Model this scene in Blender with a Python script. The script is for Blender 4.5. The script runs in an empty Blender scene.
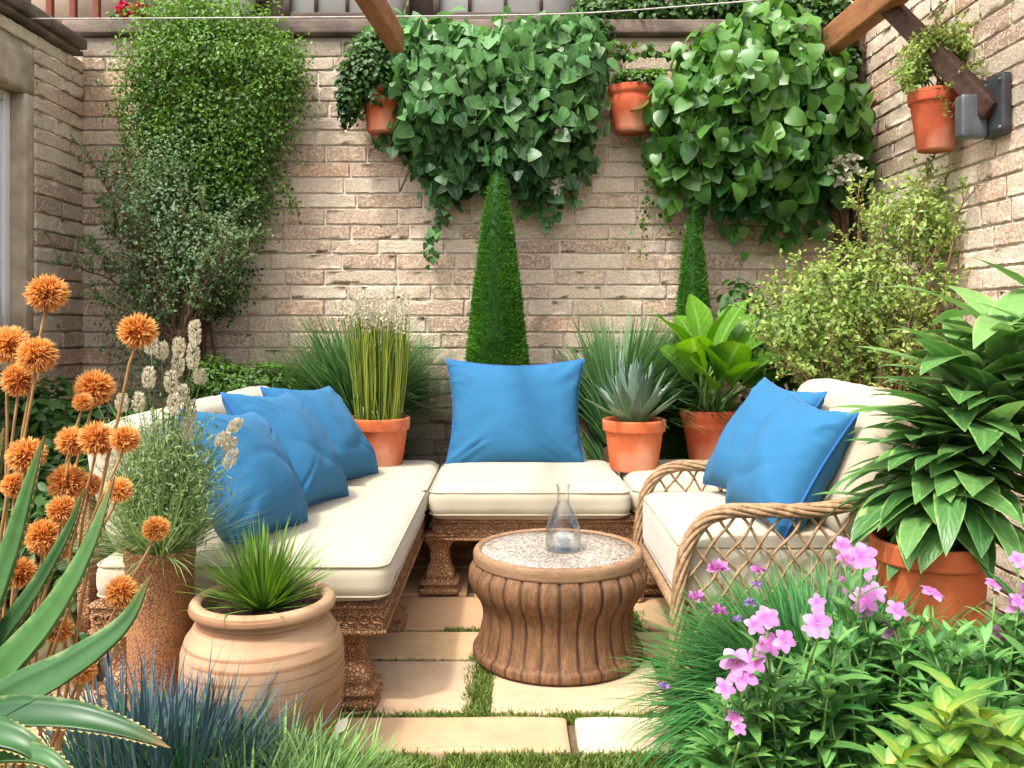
import bpy, math, random
import numpy as np
from mathutils import Vector, Matrix, noise as mnoise
random.seed(7); rng = np.random.default_rng(7)
C = bpy.context.scene.collection
PI = math.pi; R = math.radians
CAMZ, FPX, HY = 1.42, 900.0, 320.0
def at(px, py, Y):
    return np.array([(px-512)/FPX*Y, Y, CAMZ-(py-HY)/FPX*Y])
def lin(r, g, b):
    f = lambda c: (c/255/12.92) if c/255 <= .04045 else ((c/255+.055)/1.055)**2.4
    return (f(r), f(g), f(b))
def nrm(a):
    a = np.asarray(a, float); return a/np.maximum(np.linalg.norm(a, axis=-1, keepdims=True), 1e-9)

# ------------------------------------------------------------------ object helpers
def thing(name, label, cat, loc=(0, 0, 0), group=None):
    o = bpy.data.objects.new(name, None); C.objects.link(o)
    o.location = tuple(float(v) for v in loc); o.empty_display_size = .1
    o['label'] = label; o['category'] = cat
    if group: o['group'] = group
    return o
def tag(o, label, cat, group=None):
    o['label'] = label; o['category'] = cat
    if group: o['group'] = group
    return o
class MB:
    """collects vertices and faces; build() links them as ONE mesh object"""
    def __init__(s): s.V=[]; s.Q=[]; s.T=[]; s.r=[]; s.u=[]; s.v=[]; s.n=0
    def add(s, V, quads=None, tris=None, rnd=0., lu=0., lv=0.):
        V = np.asarray(V, float).reshape(-1, 3); m = len(V)
        for store, val in ((s.r, rnd), (s.u, lu), (s.v, lv)):
            store.append(np.broadcast_to(np.asarray(val, float).ravel() if np.ndim(val) else np.float64(val), (m,)))
        if quads is not None and len(quads): s.Q.append(np.asarray(quads, int).reshape(-1, 4)+s.n)
        if tris is not None and len(tris): s.T.append(np.asarray(tris, int).reshape(-1, 3)+s.n)
        s.V.append(V); s.n += m
    def build(s, name, mat, parent=None, smooth=True, matrix=None):
        V = np.concatenate(s.V)
        if parent is not None and matrix is None: V = V-np.array(parent_world(parent))
        Q = np.concatenate(s.Q) if s.Q else np.zeros((0, 4), int)
        T = np.concatenate(s.T) if s.T else np.zeros((0, 3), int)
        me = bpy.data.meshes.new(name)
        me.vertices.add(len(V)); me.vertices.foreach_set('co', V.astype(np.float32).ravel())
        nl = Q.size+T.size; me.loops.add(nl)
        me.loops.foreach_set('vertex_index', np.concatenate([Q.ravel(), T.ravel()]).astype(np.int32))
        st = np.concatenate([np.arange(len(Q))*4, Q.size+np.arange(len(T))*3]).astype(np.int32)
        me.polygons.add(len(st)); me.polygons.foreach_set('loop_start', st)
        me.polygons.foreach_set('use_smooth', np.full(len(st), smooth, dtype=bool))
        for nm, store in (('rnd', s.r), ('lu', s.u), ('lv', s.v)):
            a = me.attributes.new(nm, 'FLOAT', 'POINT')
            a.data.foreach_set('value', np.concatenate(store).astype(np.float32))
        me.update(calc_edges=True); me.validate()
        me.materials.append(mat)
        o = bpy.data.objects.new(name, me); C.objects.link(o)
        if parent is not None: o.parent = parent
        return o
def parent_world(p):
    v = Vector((0, 0, 0))
    while p is not None: v += p.location; p = p.parent
    return v[:]

# ------------------------------------------------------------------ shapes
def box(mb, x0, x1, y0, y1, z0, z1, rnd=0., bev=0.0):
    if bev <= 0:
        V = [(x, y, z) for z in (z0, z1) for y in (y0, y1) for x in (x0, x1)]
        Q = [(0,2,3,1),(4,5,7,6),(0,1,5,4),(2,6,7,3),(0,4,6,2),(1,3,7,5)]
        mb.add(V, Q, rnd=rnd); return
    rbox(mb, ((x0+x1)/2, (y0+y1)/2, (z0+z1)/2), ((x1-x0)/2, (y1-y0)/2, (z1-z0)/2), bev, n=4, rnd=rnd)
def cube_grid(n):
    """unit cube surface grid, dense near the edges"""
    t = np.linspace(-1, 1, n+1); t = np.sign(t)*(1-(1-np.abs(t))**1.7)
    Vs=[]; Qs=[]; off=0
    for ax in range(3):
        for sg in (-1, 1):
            a, b = np.meshgrid(t, t, indexing='ij')
            P = np.zeros((n+1, n+1, 3)); P[..., ax] = sg
            P[..., (ax+1)%3] = a; P[..., (ax+2)%3] = b
            idx = np.arange((n+1)**2).reshape(n+1, n+1)+off
            q = np.stack([idx[:-1,:-1], idx[1:,:-1], idx[1:,1:], idx[:-1,1:]], -1).reshape(-1, 4)
            if sg < 0: q = q[:, ::-1]
            Vs.append(P.reshape(-1, 3)); Qs.append(q); off += (n+1)**2
    V = np.concatenate(Vs); Q = np.concatenate(Qs)
    key = np.round(V, 5); u, inv = np.unique(key, axis=0, return_inverse=True)
    return u, inv.ravel()[Q]
def rbox(mb, c, h, r, n=8, puff=0., rnd=0., wob=0., fn=None):
    p, Q = cube_grid(n); h = np.array(h, float); r = min(r, h.min()*.999)
    q = np.clip(p*h, -(h-r), h-r); d = p*h-q
    V = q+nrm(d)*r*(np.linalg.norm(d, axis=1, keepdims=True) > 1e-6)
    if puff:
        k = np.maximum(0, 1-(V[:,0]/h[0])**2)*np.maximum(0, 1-(V[:,1]/h[1])**2)
        V[:,2] += puff*np.sign(V[:,2])*np.sqrt(k)*(np.abs(V[:,2])/h[2])
    if wob:
        for i in range(len(V)):
            f = mnoise.noise_vector(Vector((V[i]+np.array(c))*5)); V[i] += np.array(f)*wob
    if fn is not None: V = fn(V)
    mb.add(V+np.array(c), Q, rnd=rnd)
def tube(mb, pts, rad, seg=6, rnd=0., cap=True):
    P = np.asarray(pts, float); m = len(P); rad = np.broadcast_to(np.asarray(rad, float), (m,))
    T = nrm(np.gradient(P, axis=0)); n0 = np.cross(T[0], (0,0,1.))
    if np.linalg.norm(n0) < .05: n0 = np.cross(T[0], (1.,0,0))
    n0 = nrm(n0); Ns=[n0]
    for i in range(1, m):
        v = Ns[-1]-T[i]*np.dot(Ns[-1], T[i]); Ns.append(nrm(v))
    Ns = np.array(Ns); B = np.cross(T, Ns)
    a = np.arange(seg)*2*PI/seg
    V = P[:,None]+rad[:,None,None]*(np.cos(a)[None,:,None]*Ns[:,None]+np.sin(a)[None,:,None]*B[:,None])
    idx = np.arange(m*seg).reshape(m, seg); j = np.roll(idx, -1, 1)
    Q = np.stack([idx[:-1], j[:-1], j[1:], idx[1:]], -1).reshape(-1, 4)
    V = V.reshape(-1, 3); tr = []
    if cap:
        V = np.concatenate([V, P[:1], P[-1:]]); c0, c1 = m*seg, m*seg+1
        for k in range(seg):
            tr += [(c0, (k+1)%seg, k), (c1, (m-1)*seg+k, (m-1)*seg+(k+1)%seg)]
    mb.add(V, Q, tr, rnd=rnd)
def lathe(mb, prof, c=(0,0,0), seg=48, square=0., rnd=0., fn=None, steps=1):
    pr = np.array(prof, float)
    a = np.arange(seg)*2*PI/seg
    k = 1/np.maximum(np.abs(np.cos(a)), np.abs(np.sin(a))); k = 1+(k-1)*square
    if np.ndim(rnd) == 1: rnd = np.tile(rnd, len(pr))
    rr = pr[:,0][:,None]*k[None]; 
    V = np.stack([rr*np.cos(a), rr*np.sin(a), np.repeat(pr[:,1][:,None], seg, 1)], -1)
    if fn is not None: V = fn(V, a)
    m = len(pr); idx = np.arange(m*seg).reshape(m, seg); j = np.roll(idx, -1, 1)
    Q = np.stack([idx[:-1], j[:-1], j[1:], idx[1:]], -1).reshape(-1, 4)
    mb.add(V.reshape(-1, 3)+np.array(c), Q, rnd=rnd)
def smooth_prof(pts, n=6):
    """Catmull-Rom through (r,z) points"""
    P = np.array(pts, float); P = np.vstack([2*P[0]-P[1], P, 2*P[-1]-P[-2]]); out=[]
    for i in range(1, len(P)-2):
        for t in np.arange(n)/n:
            a,b,c,d = P[i-1],P[i],P[i+1],P[i+2]
            out.append(.5*((2*b)+(-a+c)*t+(2*a-5*b+4*c-d)*t*t+(-a+3*b-3*c+d)*t**3))
    out.append(P[-2]); return np.array(out)
def curve3(pts, n=8): return smooth_prof(pts, n)

# ------------------------------------------------------------------ leaves
def tpl(kind):
    return {'diamond': ([0,.45,1],[.05,1,0]),
            'oval': ([0,.12,.35,.62,.85,1],[.06,.62,1,.9,.5,0]),
            'lance': ([0,.12,.3,.5,.7,.88,1],[.12,.6,.95,1,.75,.36,0]),
            'heart': ([0,.02,.14,.34,.56,.78,.92,1],[.0,.6,1,1.02,.86,.5,.22,0]),
            'ivy': ([0,.03,.16,.32,.46,.64,.84,1],[.0,.6,1,.98,.8,.62,.34,0]),
            'blade': ([0,.2,.4,.6,.8,1],[.8,1,.9,.7,.42,0]),
            'blade3': ([0,.35,.7,1],[.9,1,.65,0]),
            'paddle': ([0,.1,.25,.4,.55,.7,.85,.95,1],[.08,.4,.8,.98,1,.9,.6,.28,0]),
            'strap': ([0,.1,.22,.36,.5,.64,.78,.9,1],[.3,.55,.85,1,.98,.85,.6,.3,0])}[kind]
def leaves(mb, P, F, N, L, W, kind='oval', curve=0., fold=.2, rnd=None, flat=False, wave=0.):
    P = np.asarray(P, float).reshape(-1, 3); n = len(P)
    F = nrm(np.broadcast_to(F, (n, 3))); N = np.broadcast_to(N, (n, 3))
    S = nrm(np.cross(F, N)+1e-6); N = np.cross(S, F)
    L = np.broadcast_to(L, (n,)); W = np.broadcast_to(W, (n,)); cv = np.broadcast_to(curve, (n,))
    ts, ws = map(np.array, tpl(kind)); k = len(ts)
    x = np.zeros((n, k)); z = np.zeros((n, k)); ang = np.zeros((n, k))
    for j in range(1, k):
        a = cv*(ts[j]+ts[j-1])/2; dt = ts[j]-ts[j-1]
        x[:,j] = x[:,j-1]+dt*np.cos(a); z[:,j] = z[:,j-1]-dt*np.sin(a)
    ang = cv[:,None]*ts[None]
    mid = P[:,None]+F[:,None]*(x*L[:,None])[...,None]+N[:,None]*(z*L[:,None])[...,None]
    ln = N[:,None]*np.cos(ang)[...,None]+F[:,None]*np.sin(ang)[...,None]
    if rnd is None: rnd = rng.random(n)
    rnd = np.broadcast_to(rnd, (n,))
    cols = [-1, 1] if flat else [-1, 0, 1]
    hw = ws[None]*W[:,None]*.5
    wv = 0
    if wave: wv = wave*np.sin(ts[None]*9+rng.random((n,1))*6)*hw
    V = np.stack([mid+S[:,None]*(hw*c)[...,None]+ln*((hw*fold+wv*c)*abs(c))[...,None] for c in cols], 2)
    nc = len(cols)
    idx = np.arange(n*k*nc).reshape(n, k, nc)
    Q = np.stack([idx[:,:-1,:-1], idx[:,:-1,1:], idx[:,1:,1:], idx[:,1:,:-1]], -1).reshape(-1, 4)
    lu = np.broadcast_to(np.array(cols)[None,None], (n,k,nc)); lv = np.broadcast_to(ts[None,:,None], (n,k,nc))
    mb.add(V.reshape(-1, 3), Q, rnd=np.broadcast_to(rnd[:,None,None], (n,k,nc)).ravel(), lu=lu.ravel(), lv=lv.ravel())
def rdir(n): return nrm(rng.normal(size=(n, 3)))
def clump(P, f=6., ph=0.):
    Q = np.asarray(P)*f*.8+ph*3.1
    return np.clip(.5+.62*np.array([mnoise.noise(Vector(q))+.5*mnoise.noise(Vector(q*2.3)) for q in Q]), 0, 1)
def ell(px, py, rx, ry, Y, rY):
    s = Y/FPX; return (at(px, py, Y), np.array([rx*s, rY, ry*s]))
def blob(n, ells, shell=.55):
    vol = np.array([e[1].prod()**.8 for e in ells]); k = rng.choice(len(ells), n, p=vol/vol.sum())
    d = rdir(n); r = 1-shell*(1-rng.random(n)**.5)*1.0; r = np.clip(r, 0, 1)*(.85+.3*rng.random(n))
    c = np.array([e[0] for e in ells])[k]; rad = np.array([e[1] for e in ells])[k]
    return c+d*rad*r[:,None], nrm(d/rad)
def foliage_blob(mb, n, ells, size, kind='diamond', aspect=.55, shell=.55, up=.5, down=.4, ymax=None, gap=.0, gf=6., fold=.2, curve=.4, outw=.8, biasz=.3, flat=False, rand=.6, stray=0., svar=.7):
    P, O = blob(n, ells, shell)
    if gap: k = clump(P, gf) > gap-.15*rng.random(n); P, O = P[k], O[k]
    if stray: P = P+rng.normal(size=P.shape)*stray*(.3+rng.random((len(P),1)))
    if ymax is not None: P[:,1] = np.minimum(P[:,1], ymax-rng.random(len(P))*.03)
    m = len(P)
    N = nrm(O*outw+np.array([0,-.15,up])+rdir(m)*rand)
    F = nrm(np.cross(rdir(m), N)+np.array([0,0,-down])+O*.25)
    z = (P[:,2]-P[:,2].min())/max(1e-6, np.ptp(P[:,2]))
    rnd = np.clip(.4*rng.random(m)+.6*clump(P, gf*1.1, 2.)+biasz*(z-.5)-.02, 0, 1)  # height bias lightens upper leaves, painting in light from above
    s = size*(1-svar/2+svar*rng.random(m))
    leaves(mb, P, F, N, s, s*aspect*(.85+.3*rng.random(m)), kind, curve=curve*rng.random(m), fold=fold, rnd=rnd, flat=flat)
    return P
def strand(mbL, mbS, pts, n, size, kind='ivy', aspect=.85, r=.003, jit=.03, droop=1., wallN=(0,-1,0)):
    c = curve3(pts, 8); tube(mbS, c, r, 5)
    t = rng.random(n)*(len(c)-1.001); i = t.astype(int); P = c[i]+(c[i+1]-c[i])*(t-i)[:,None]
    P = P+rng.normal(size=(n,3))*jit*np.array([1,.5,.6])
    N = nrm(np.array(wallN)*1.+np.array([0,0,.5])+rdir(n)*.55); F = nrm(np.array([0,0,-droop])+rdir(n)*.8)
    s = size*(.6+.7*rng.random(n))
    leaves(mbL, P, F, N, s, s*aspect, kind, curve=.4, fold=.15, rnd=np.clip(rng.random(n)*.8,0,1))
def bez(a, b, c, n=10):
    t = np.linspace(0,1,n)[:,None]; return (1-t)**2*a+2*t*(1-t)*b+t*t*c
def shrub(mbL, mbS, base, targets, r0=.012, ntw=12, twl=.18, lpt=14, size=.03, aspect=.5, kind='diamond', upb=.5, spread=.04, sag=0., rb=None, wob=.05, tstart=.35):
    base = np.array(base, float)
    for tg in targets:
        b0 = base+np.append(rng.normal(size=2)*spread, 0)
        ctl = b0*.45+tg*.55; ctl[2] = b0[2]+(tg[2]-b0[2])*(.7+.2*rng.random()); ctl[:2] = b0[:2]*.6+tg[:2]*.4+rng.normal(size=2)*wob
        c = bez(b0, ctl, tg, 12); c[1:-1] += rng.normal(size=(10,3))*.008
        tube(mbS, c, np.linspace(r0*(.6+.5*rng.random()), r0*.18, 12), 5, rnd=rng.random())
        for _ in range(ntw):
            t = tstart+(1-tstart)*rng.random()**.8; i = min(10, int(t*11)); p = c[i]+(c[i+1]-c[i])*(t*11-i)
            d = nrm(rdir(1)[0]+np.array([0,0,upb])+nrm(c[i+1]-c[i])*.7)
            l = twl*(.5+.8*rng.random()); e = p+d*l; e[2] -= sag*l
            tw = bez(p, p+d*l*.5+np.array([0,0,.02]), e, 5); tube(mbS, tw, np.linspace(r0*.22, .0012, 5), 3, rnd=rng.random(), cap=False)
            k = max(3, int(lpt*(.6+.6*rng.random()))); u = rng.random(k)**.8*3.999; ii = u.astype(int)
            LP = tw[ii]+(tw[ii+1]-tw[ii])*(u-ii)[:,None]
            F = nrm(d*.7+rdir(k)); N = nrm(np.array([0,-.2,.8])+rdir(k)*.7); s = size*(.6+.7*rng.random(k))
            leaves(mbL, LP, F, N, s, s*aspect, kind, curve=.4*rng.random(k), fold=.2, rnd=np.clip(.25*rng.random()+.75*rng.random(k), 0, 1))
def tuft(mb, c, n, L, W, r=.05, el=(35, 88), curve=(.3, 1.3), az=None, kind='blade', flat=True, fold=.2, rb=0.):
    c = np.array(c, float); az = rng.random(n)*2*PI if az is None else np.radians(az[0]+(az[1]-az[0])*rng.random(n))
    e = np.radians(el[0]+(el[1]-el[0])*rng.random(n)); rr = r*np.sqrt(rng.random(n))
    H = np.stack([np.cos(az), np.sin(az), 0*az], -1)
    P = c+H*rr[:,None]
    F = H*np.cos(e)[:,None]+np.array([0,0,1.])*np.sin(e)[:,None]; N = -H*np.sin(e)[:,None]+np.array([0,0,1.])*np.cos(e)[:,None]
    F = nrm(F+rdir(n)*.06)
    leaves(mb, P, F, N, L[0]+(L[1]-L[0])*rng.random(n), W*(.7+.6*rng.random(n)), kind, curve=curve[0]+(curve[1]-curve[0])*rng.random(n), fold=fold, flat=flat, rnd=np.clip(rng.random(n)+rb,0,1))

# ------------------------------------------------------------------ materials
def newmat(name):
    m = bpy.data.materials.new(name); m.use_nodes = True; nt = m.node_tree; nt.nodes.clear()
    out = nt.nodes.new('ShaderNodeOutputMaterial'); return m, nt, out
def nd(nt, t, **kw):
    n = nt.nodes.new(t)
    for k, v in kw.items():
        if k.startswith('i_'): n.inputs[k[2:].replace('_', ' ')].default_value = v
        else: setattr(n, k, v)
    return n
def lk(nt, a, b): nt.links.new(a, b)
def rgba(c): return (*c[:3], 1.)
def ramp(nt, fac, stops):
    r = nd(nt, 'ShaderNodeValToRGB'); e = r.color_ramp.elements
    while len(e) < len(stops): e.new(.5)
    for i, (p, c) in enumerate(stops): e[i].position = p; e[i].color = rgba(c)
    lk(nt, fac, r.inputs[0]); return r.outputs[0]
def mixc(nt, fac, a, b, mode='MIX'):
    m = nd(nt, 'ShaderNodeMix', data_type='RGBA', blend_type=mode)
    for s, v in ((m.inputs[0], fac), (m.inputs[6], a), (m.inputs[7], b)):
        if hasattr(v, 'is_linked'): lk(nt, v, s)
        else: s.default_value = v if isinstance(v, (int, float)) else rgba(v)
    return m.outputs[2]
def attr(nt, n): return nd(nt, 'ShaderNodeAttribute', attribute_name=n).outputs['Fac']
def math_(nt, op, a, b=0., c=0., clamp=False):
    m = nd(nt, 'ShaderNodeMath', operation=op, use_clamp=clamp)
    for s, v in zip(m.inputs, (a, b, c)):
        if hasattr(v, 'is_linked'): lk(nt, v, s)
        else: s.default_value = v
    return m.outputs[0]
def tex(nt, kind='ShaderNodeTexNoise', scale=10., detail=4., co=None, vec=None, **kw):
    n = nd(nt, kind, **kw); n.inputs['Scale'].default_value = scale
    if 'Detail' in n.inputs: n.inputs['Detail'].default_value = detail
    if co is None: co = nd(nt, 'ShaderNodeTexCoord').outputs['Object']
    if vec is not None:
        mp = nd(nt, 'ShaderNodeMapping'); mp.inputs['Scale'].default_value = vec; lk(nt, co, mp.inputs[0]); co = mp.outputs[0]
    lk(nt, co, n.inputs['Vector']); return n.outputs[0]
def bump(nt, h, strength=.3, dist=.01, normal=None):
    b = nd(nt, 'ShaderNodeBump'); b.inputs['Strength'].default_value = strength; b.inputs['Distance'].default_value = dist
    lk(nt, h, b.inputs['Height'])
    if normal is not None: lk(nt, normal, b.inputs['Normal'])
    return b.outputs[0]
def leaf_mat(name, dark, light, tip=None, transl=.3, rough=.45, edge=None, edge_w=.7, mid=None, spec=.4, base=None, veins=0., tip_pow=2.5):
    m, nt, out = newmat(name)
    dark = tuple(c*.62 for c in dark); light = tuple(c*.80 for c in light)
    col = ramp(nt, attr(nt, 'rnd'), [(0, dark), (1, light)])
    lv = attr(nt, 'lv'); au = math_(nt, 'ABSOLUTE', attr(nt, 'lu'))
    nz = tex(nt, scale=40, detail=2)
    col = mixc(nt, math_(nt, 'MULTIPLY', nz, .5), col, tuple(c*.45 for c in dark))
    if tip is not None: col = mixc(nt, math_(nt, 'POWER', lv, tip_pow, clamp=True), col, tip)
    if base is not None: col = mixc(nt, math_(nt, 'POWER', math_(nt, 'SUBTRACT', 1., lv), 2.), col, base)
    if edge is not None:
        f = nd(nt, 'ShaderNodeMapRange'); f.inputs[1].default_value = edge_w-.15; f.inputs[2].default_value = edge_w+.15
        lk(nt, math_(nt, 'ADD', au, math_(nt, 'MULTIPLY', math_(nt, 'SUBTRACT', tex(nt, scale=25, detail=2), .5), .6)), f.inputs[0])
        col = mixc(nt, math_(nt, 'MULTIPLY', f.outputs[0], .8), col, edge)
    if mid is not None:
        f = nd(nt, 'ShaderNodeMapRange'); f.inputs[1].default_value = .16; f.inputs[2].default_value = .03
        lk(nt, au, f.inputs[0]); col = mixc(nt, math_(nt, 'MULTIPLY', f.outputs[0], .35), col, mid)
    if veins:
        w = math_(nt, 'SINE', math_(nt, 'MULTIPLY', math_(nt, 'SUBTRACT', math_(nt, 'MULTIPLY', lv, 1.), math_(nt, 'MULTIPLY', au, .28)), 55.))
        hb = bump(nt, w, veins, .004)
    p = nd(nt, 'ShaderNodeBsdfPrincipled'); lk(nt, col, p.inputs['Base Color']); p.inputs['Roughness'].default_value = rough
    p.inputs['Specular IOR Level'].default_value = spec
    if veins: lk(nt, hb, p.inputs['Normal'])
    t = nd(nt, 'ShaderNodeBsdfTranslucent')
    hs = nd(nt, 'ShaderNodeHueSaturation'); hs.inputs['Value'].default_value = 1.6; hs.inputs['Saturation'].default_value = 1.1; hs.inputs['Hue'].default_value = .49
    lk(nt, col, hs.inputs['Color']); lk(nt, hs.outputs[0], t.inputs[0])
    mx = nd(nt, 'ShaderNodeMixShader'); mx.inputs[0].default_value = transl
    lk(nt, p.outputs[0], mx.inputs[1]); lk(nt, t.outputs[0], mx.inputs[2]); lk(nt, mx.outputs[0], out.inputs[0]); return m
def solid_mat(name, c1, c2, scale=8, rough=.7, bstr=.2, bscale=60, bdist=.004, spec=.4, vec=None, c3=None, metal=0., use_rnd=0.):
    m, nt, out = newmat(name)
    n1 = tex(nt, scale=scale, detail=6, vec=vec)
    col = ramp(nt, n1, [(.3, c1), (.7, c2)])
    if c3 is not None:
        col = mixc(nt, ramp(nt, tex(nt, scale=scale*.35, detail=5), [(.5, (0,0,0)), (.72, (1,1,1))]), col, c3)
    if use_rnd: col = mixc(nt, math_(nt, 'MULTIPLY', attr(nt, 'rnd'), use_rnd), col, tuple(c*.35 for c in c1))
    p = nd(nt, 'ShaderNodeBsdfPrincipled'); lk(nt, col, p.inputs['Base Color']); p.inputs['Roughness'].default_value = rough
    p.inputs['Specular IOR Level'].default_value = spec; p.inputs['Metallic'].default_value = metal
    h = tex(nt, scale=bscale, detail=5, vec=vec)
    lk(nt, bump(nt, h, bstr, bdist), p.inputs['Normal']); lk(nt, p.outputs[0], out.inputs[0]); return m
def brick_mat(name, tint=1.):
    m, nt, out = newmat(name)
    T = lambda c: tuple(x*tint for x in c)
    col = ramp(nt, attr(nt, 'rnd'), [(0, T(lin(150,124,104))), (.12, T(lin(170,144,122))), (.38, T(lin(182,162,140))), (.58, T(lin(194,178,156))), (.85, T(lin(180,164,146))), (.95, T(lin(174,142,118))), (1, T(lin(182,142,114)))])
    n = tex(nt, scale=60, detail=10)
    col = mixc(nt, ramp(nt, n, [(.42, (0,0,0)), (.66, (.8,.8,.8))]), col, T(lin(214,198,178)))
    n3 = tex(nt, scale=150, detail=6)
    col = mixc(nt, ramp(nt, n3, [(.52, (0,0,0)), (.7, (.5,.5,.5))]), col, T(lin(116,94,78)))
    n2 = tex(nt, scale=9, detail=6)
    col = mixc(nt, ramp(nt, n2, [(.5, (0,0,0)), (.78, (.3,.3,.3))]), col, T(lin(138,120,104)))
    n4 = tex(nt, scale=1.1, detail=4, vec=(1.6,1.6,.7))
    col = mixc(nt, ramp(nt, n4, [(.54, (0,0,0)), (.82, (.4,.4,.4))]), col, T(lin(130,112,98)))
    p = nd(nt, 'ShaderNodeBsdfPrincipled'); lk(nt, col, p.inputs['Base Color']); p.inputs['Roughness'].default_value = .95; p.inputs['Specular IOR Level'].default_value = .15
    h = tex(nt, scale=95, detail=8); h2 = tex(nt, scale=26, detail=4)
    lk(nt, bump(nt, h, .85, .007, bump(nt, h2, .4, .008)), p.inputs['Normal']); lk(nt, p.outputs[0], out.inputs[0]); return m
def fabric_mat(name, c, rough=.85, weave=900, sheen=.3, mott=.08):
    m, nt, out = newmat(name)
    col = mixc(nt, math_(nt, 'MULTIPLY', tex(nt, scale=14, detail=5), mott*2), c, tuple(x*.7 for x in c))
    p = nd(nt, 'ShaderNodeBsdfPrincipled'); lk(nt, col, p.inputs['Base Color']); p.inputs['Roughness'].default_value = rough
    p.inputs['Sheen Weight'].default_value = sheen; p.inputs['Specular IOR Level'].default_value = .2
    w = tex(nt, scale=weave, detail=2); cr = tex(nt, scale=7, detail=3)
    lk(nt, bump(nt, w, .3, .002, bump(nt, cr, .05, .015)), p.inputs['Normal']); lk(nt, p.outputs[0], out.inputs[0]); return m
def wood_mat(name, c1, c2, vec=(1,1,12), rough=.7, bstr=.4, scale=14, bdist=.004, groove=False):
    m, nt, out = newmat(name)
    g = tex(nt, scale=scale, detail=8, vec=vec)
    col = ramp(nt, g, [(.28, c1), (.72, c2)])
    g2 = tex(nt, scale=scale*5, detail=4, vec=vec)
    col = mixc(nt, ramp(nt, g2, [(.42, (0,0,0)), (.7, (.6,.6,.6))]), col, tuple(x*.5 for x in c1))
    if groove: col = mixc(nt, attr(nt, 'rnd'), col, tuple(x*.12 for x in c1))
    p = nd(nt, 'ShaderNodeBsdfPrincipled'); lk(nt, col, p.inputs['Base Color']); p.inputs['Roughness'].default_value = rough; p.inputs['Specular IOR Level'].default_value = .3
    lk(nt, bump(nt, g2, bstr, bdist), p.inputs['Normal']); lk(nt, p.outputs[0], out.inputs[0]); return m
def carved_mat(name, c1, c2, scale=38):
    m, nt, out = newmat(name)
    v = nd(nt, 'ShaderNodeTexVoronoi', feature='DISTANCE_TO_EDGE'); v.inputs['Scale'].default_value = scale
    lk(nt, nd(nt, 'ShaderNodeTexCoord').outputs['Object'], v.inputs['Vector'])
    e = nd(nt, 'ShaderNodeMapRange'); e.inputs[2].default_value = .22; lk(nt, v.outputs['Distance'], e.inputs[0])
    col = ramp(nt, tex(nt, scale=12, detail=6), [(.3, c1), (.7, c2)])
    col = mixc(nt, math_(nt, 'MULTIPLY', math_(nt, 'SUBTRACT', 1., e.outputs[0], clamp=True), .5), col, tuple(x*.4 for x in c1))
    col = mixc(nt, ramp(nt, tex(nt, scale=30, detail=6), [(.5, (0,0,0)), (.75, (.55,.55,.55))]), col, lin(190,150,115))
    p = nd(nt, 'ShaderNodeBsdfPrincipled'); lk(nt, col, p.inputs['Base Color']); p.inputs['Roughness'].default_value = .75; p.inputs['Specular IOR Level'].default_value = .3
    lk(nt, bump(nt, tex(nt, scale=80, detail=5), .4, .003, bump(nt, e.outputs[0], .9, .01)), p.inputs['Normal']); lk(nt, p.outputs[0], out.inputs[0]); return m
def terracotta(name, c, rings=60., band=.1):
    m, nt, out = newmat(name)
    g = tex(nt, scale=7, detail=6); col = ramp(nt, g, [(.3, tuple(x*.8 for x in c)), (.72, tuple(min(1, x*1.12) for x in c))])
    w = tex(nt, scale=2.2, detail=7)
    col = mixc(nt, ramp(nt, w, [(.48, (0,0,0)), (.7, (.75,.75,.75))]), col, lin(222,176,148))
    col = mixc(nt, ramp(nt, tex(nt, scale=11, detail=8, vec=(1,1,.5)), [(.55, (0,0,0)), (.7, (.45,.45,.45))]), col, tuple(x*.5 for x in c))
    col = mixc(nt, ramp(nt, tex(nt, scale=50, detail=3), [(.62, (0,0,0)), (.8, (.35,.35,.35))]), col, tuple(x*.4 for x in c))
    p = nd(nt, 'ShaderNodeBsdfPrincipled'); lk(nt, col, p.inputs['Base Color']); p.inputs['Roughness'].default_value = .8; p.inputs['Specular IOR Level'].default_value = .25
    z = tex(nt, scale=rings, detail=3, vec=(.03,.03,1)); lk(nt, bump(nt, tex(nt, scale=140, detail=4), .25, .002, bump(nt, z, band*3, .004)), p.inputs['Normal']); lk(nt, p.outputs[0], out.inputs[0]); return m

M = {}
M['brick'] = brick_mat('rough_brick', 1.12); M['brick_shade_lift'] = brick_mat('rough_brick_shade_lift', 1.22); M['brick_pale'] = brick_mat('rough_brick_pale', 1.3)  # same brick: shade copy lightened to offset shade, pale copy for sunlit wall
M['mortar'] = solid_mat('mortar', lin(218,204,184), lin(196,180,162), 20, .95, .6, 120, .005)
M['stone_trim'] = solid_mat('stone_trim', lin(196,180,156), lin(166,148,126), 12, .9, .4, 90, .004)
M['coping'] = solid_mat('weathered_coping', lin(92,78,70), lin(130,114,102), 7, .9, .5, 40, .006, vec=(1,1,3), c3=lin(70,60,56))
M['white_paint'] = solid_mat('white_paint', (.74,.75,.76), (.8,.8,.8), 5, .4, .05)
M['brown_frame'] = wood_mat('brown_frame', lin(74,62,54), lin(98,84,74))
M['beam'] = wood_mat('pergola_wood', lin(136,86,52), lin(178,122,80), vec=(9,.8,9), bstr=.3, scale=6)
M['dark_wood'] = wood_mat('dark_wood', lin(58,40,32), lin(92,66,52), vec=(6,1,6), scale=8)
M['black_metal'] = solid_mat('black_metal', lin(46,48,52), lin(70,72,76), 10, .5, .1, spec=.5)
M['grey_metal'] = solid_mat('grey_metal', lin(78,84,88), lin(112,118,122), 9, .45, .1, metal=.4)
M['soil'] = solid_mat('soil', lin(46,32,24), lin(88,64,46), 40, .95, 1., 60, .02)
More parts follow.
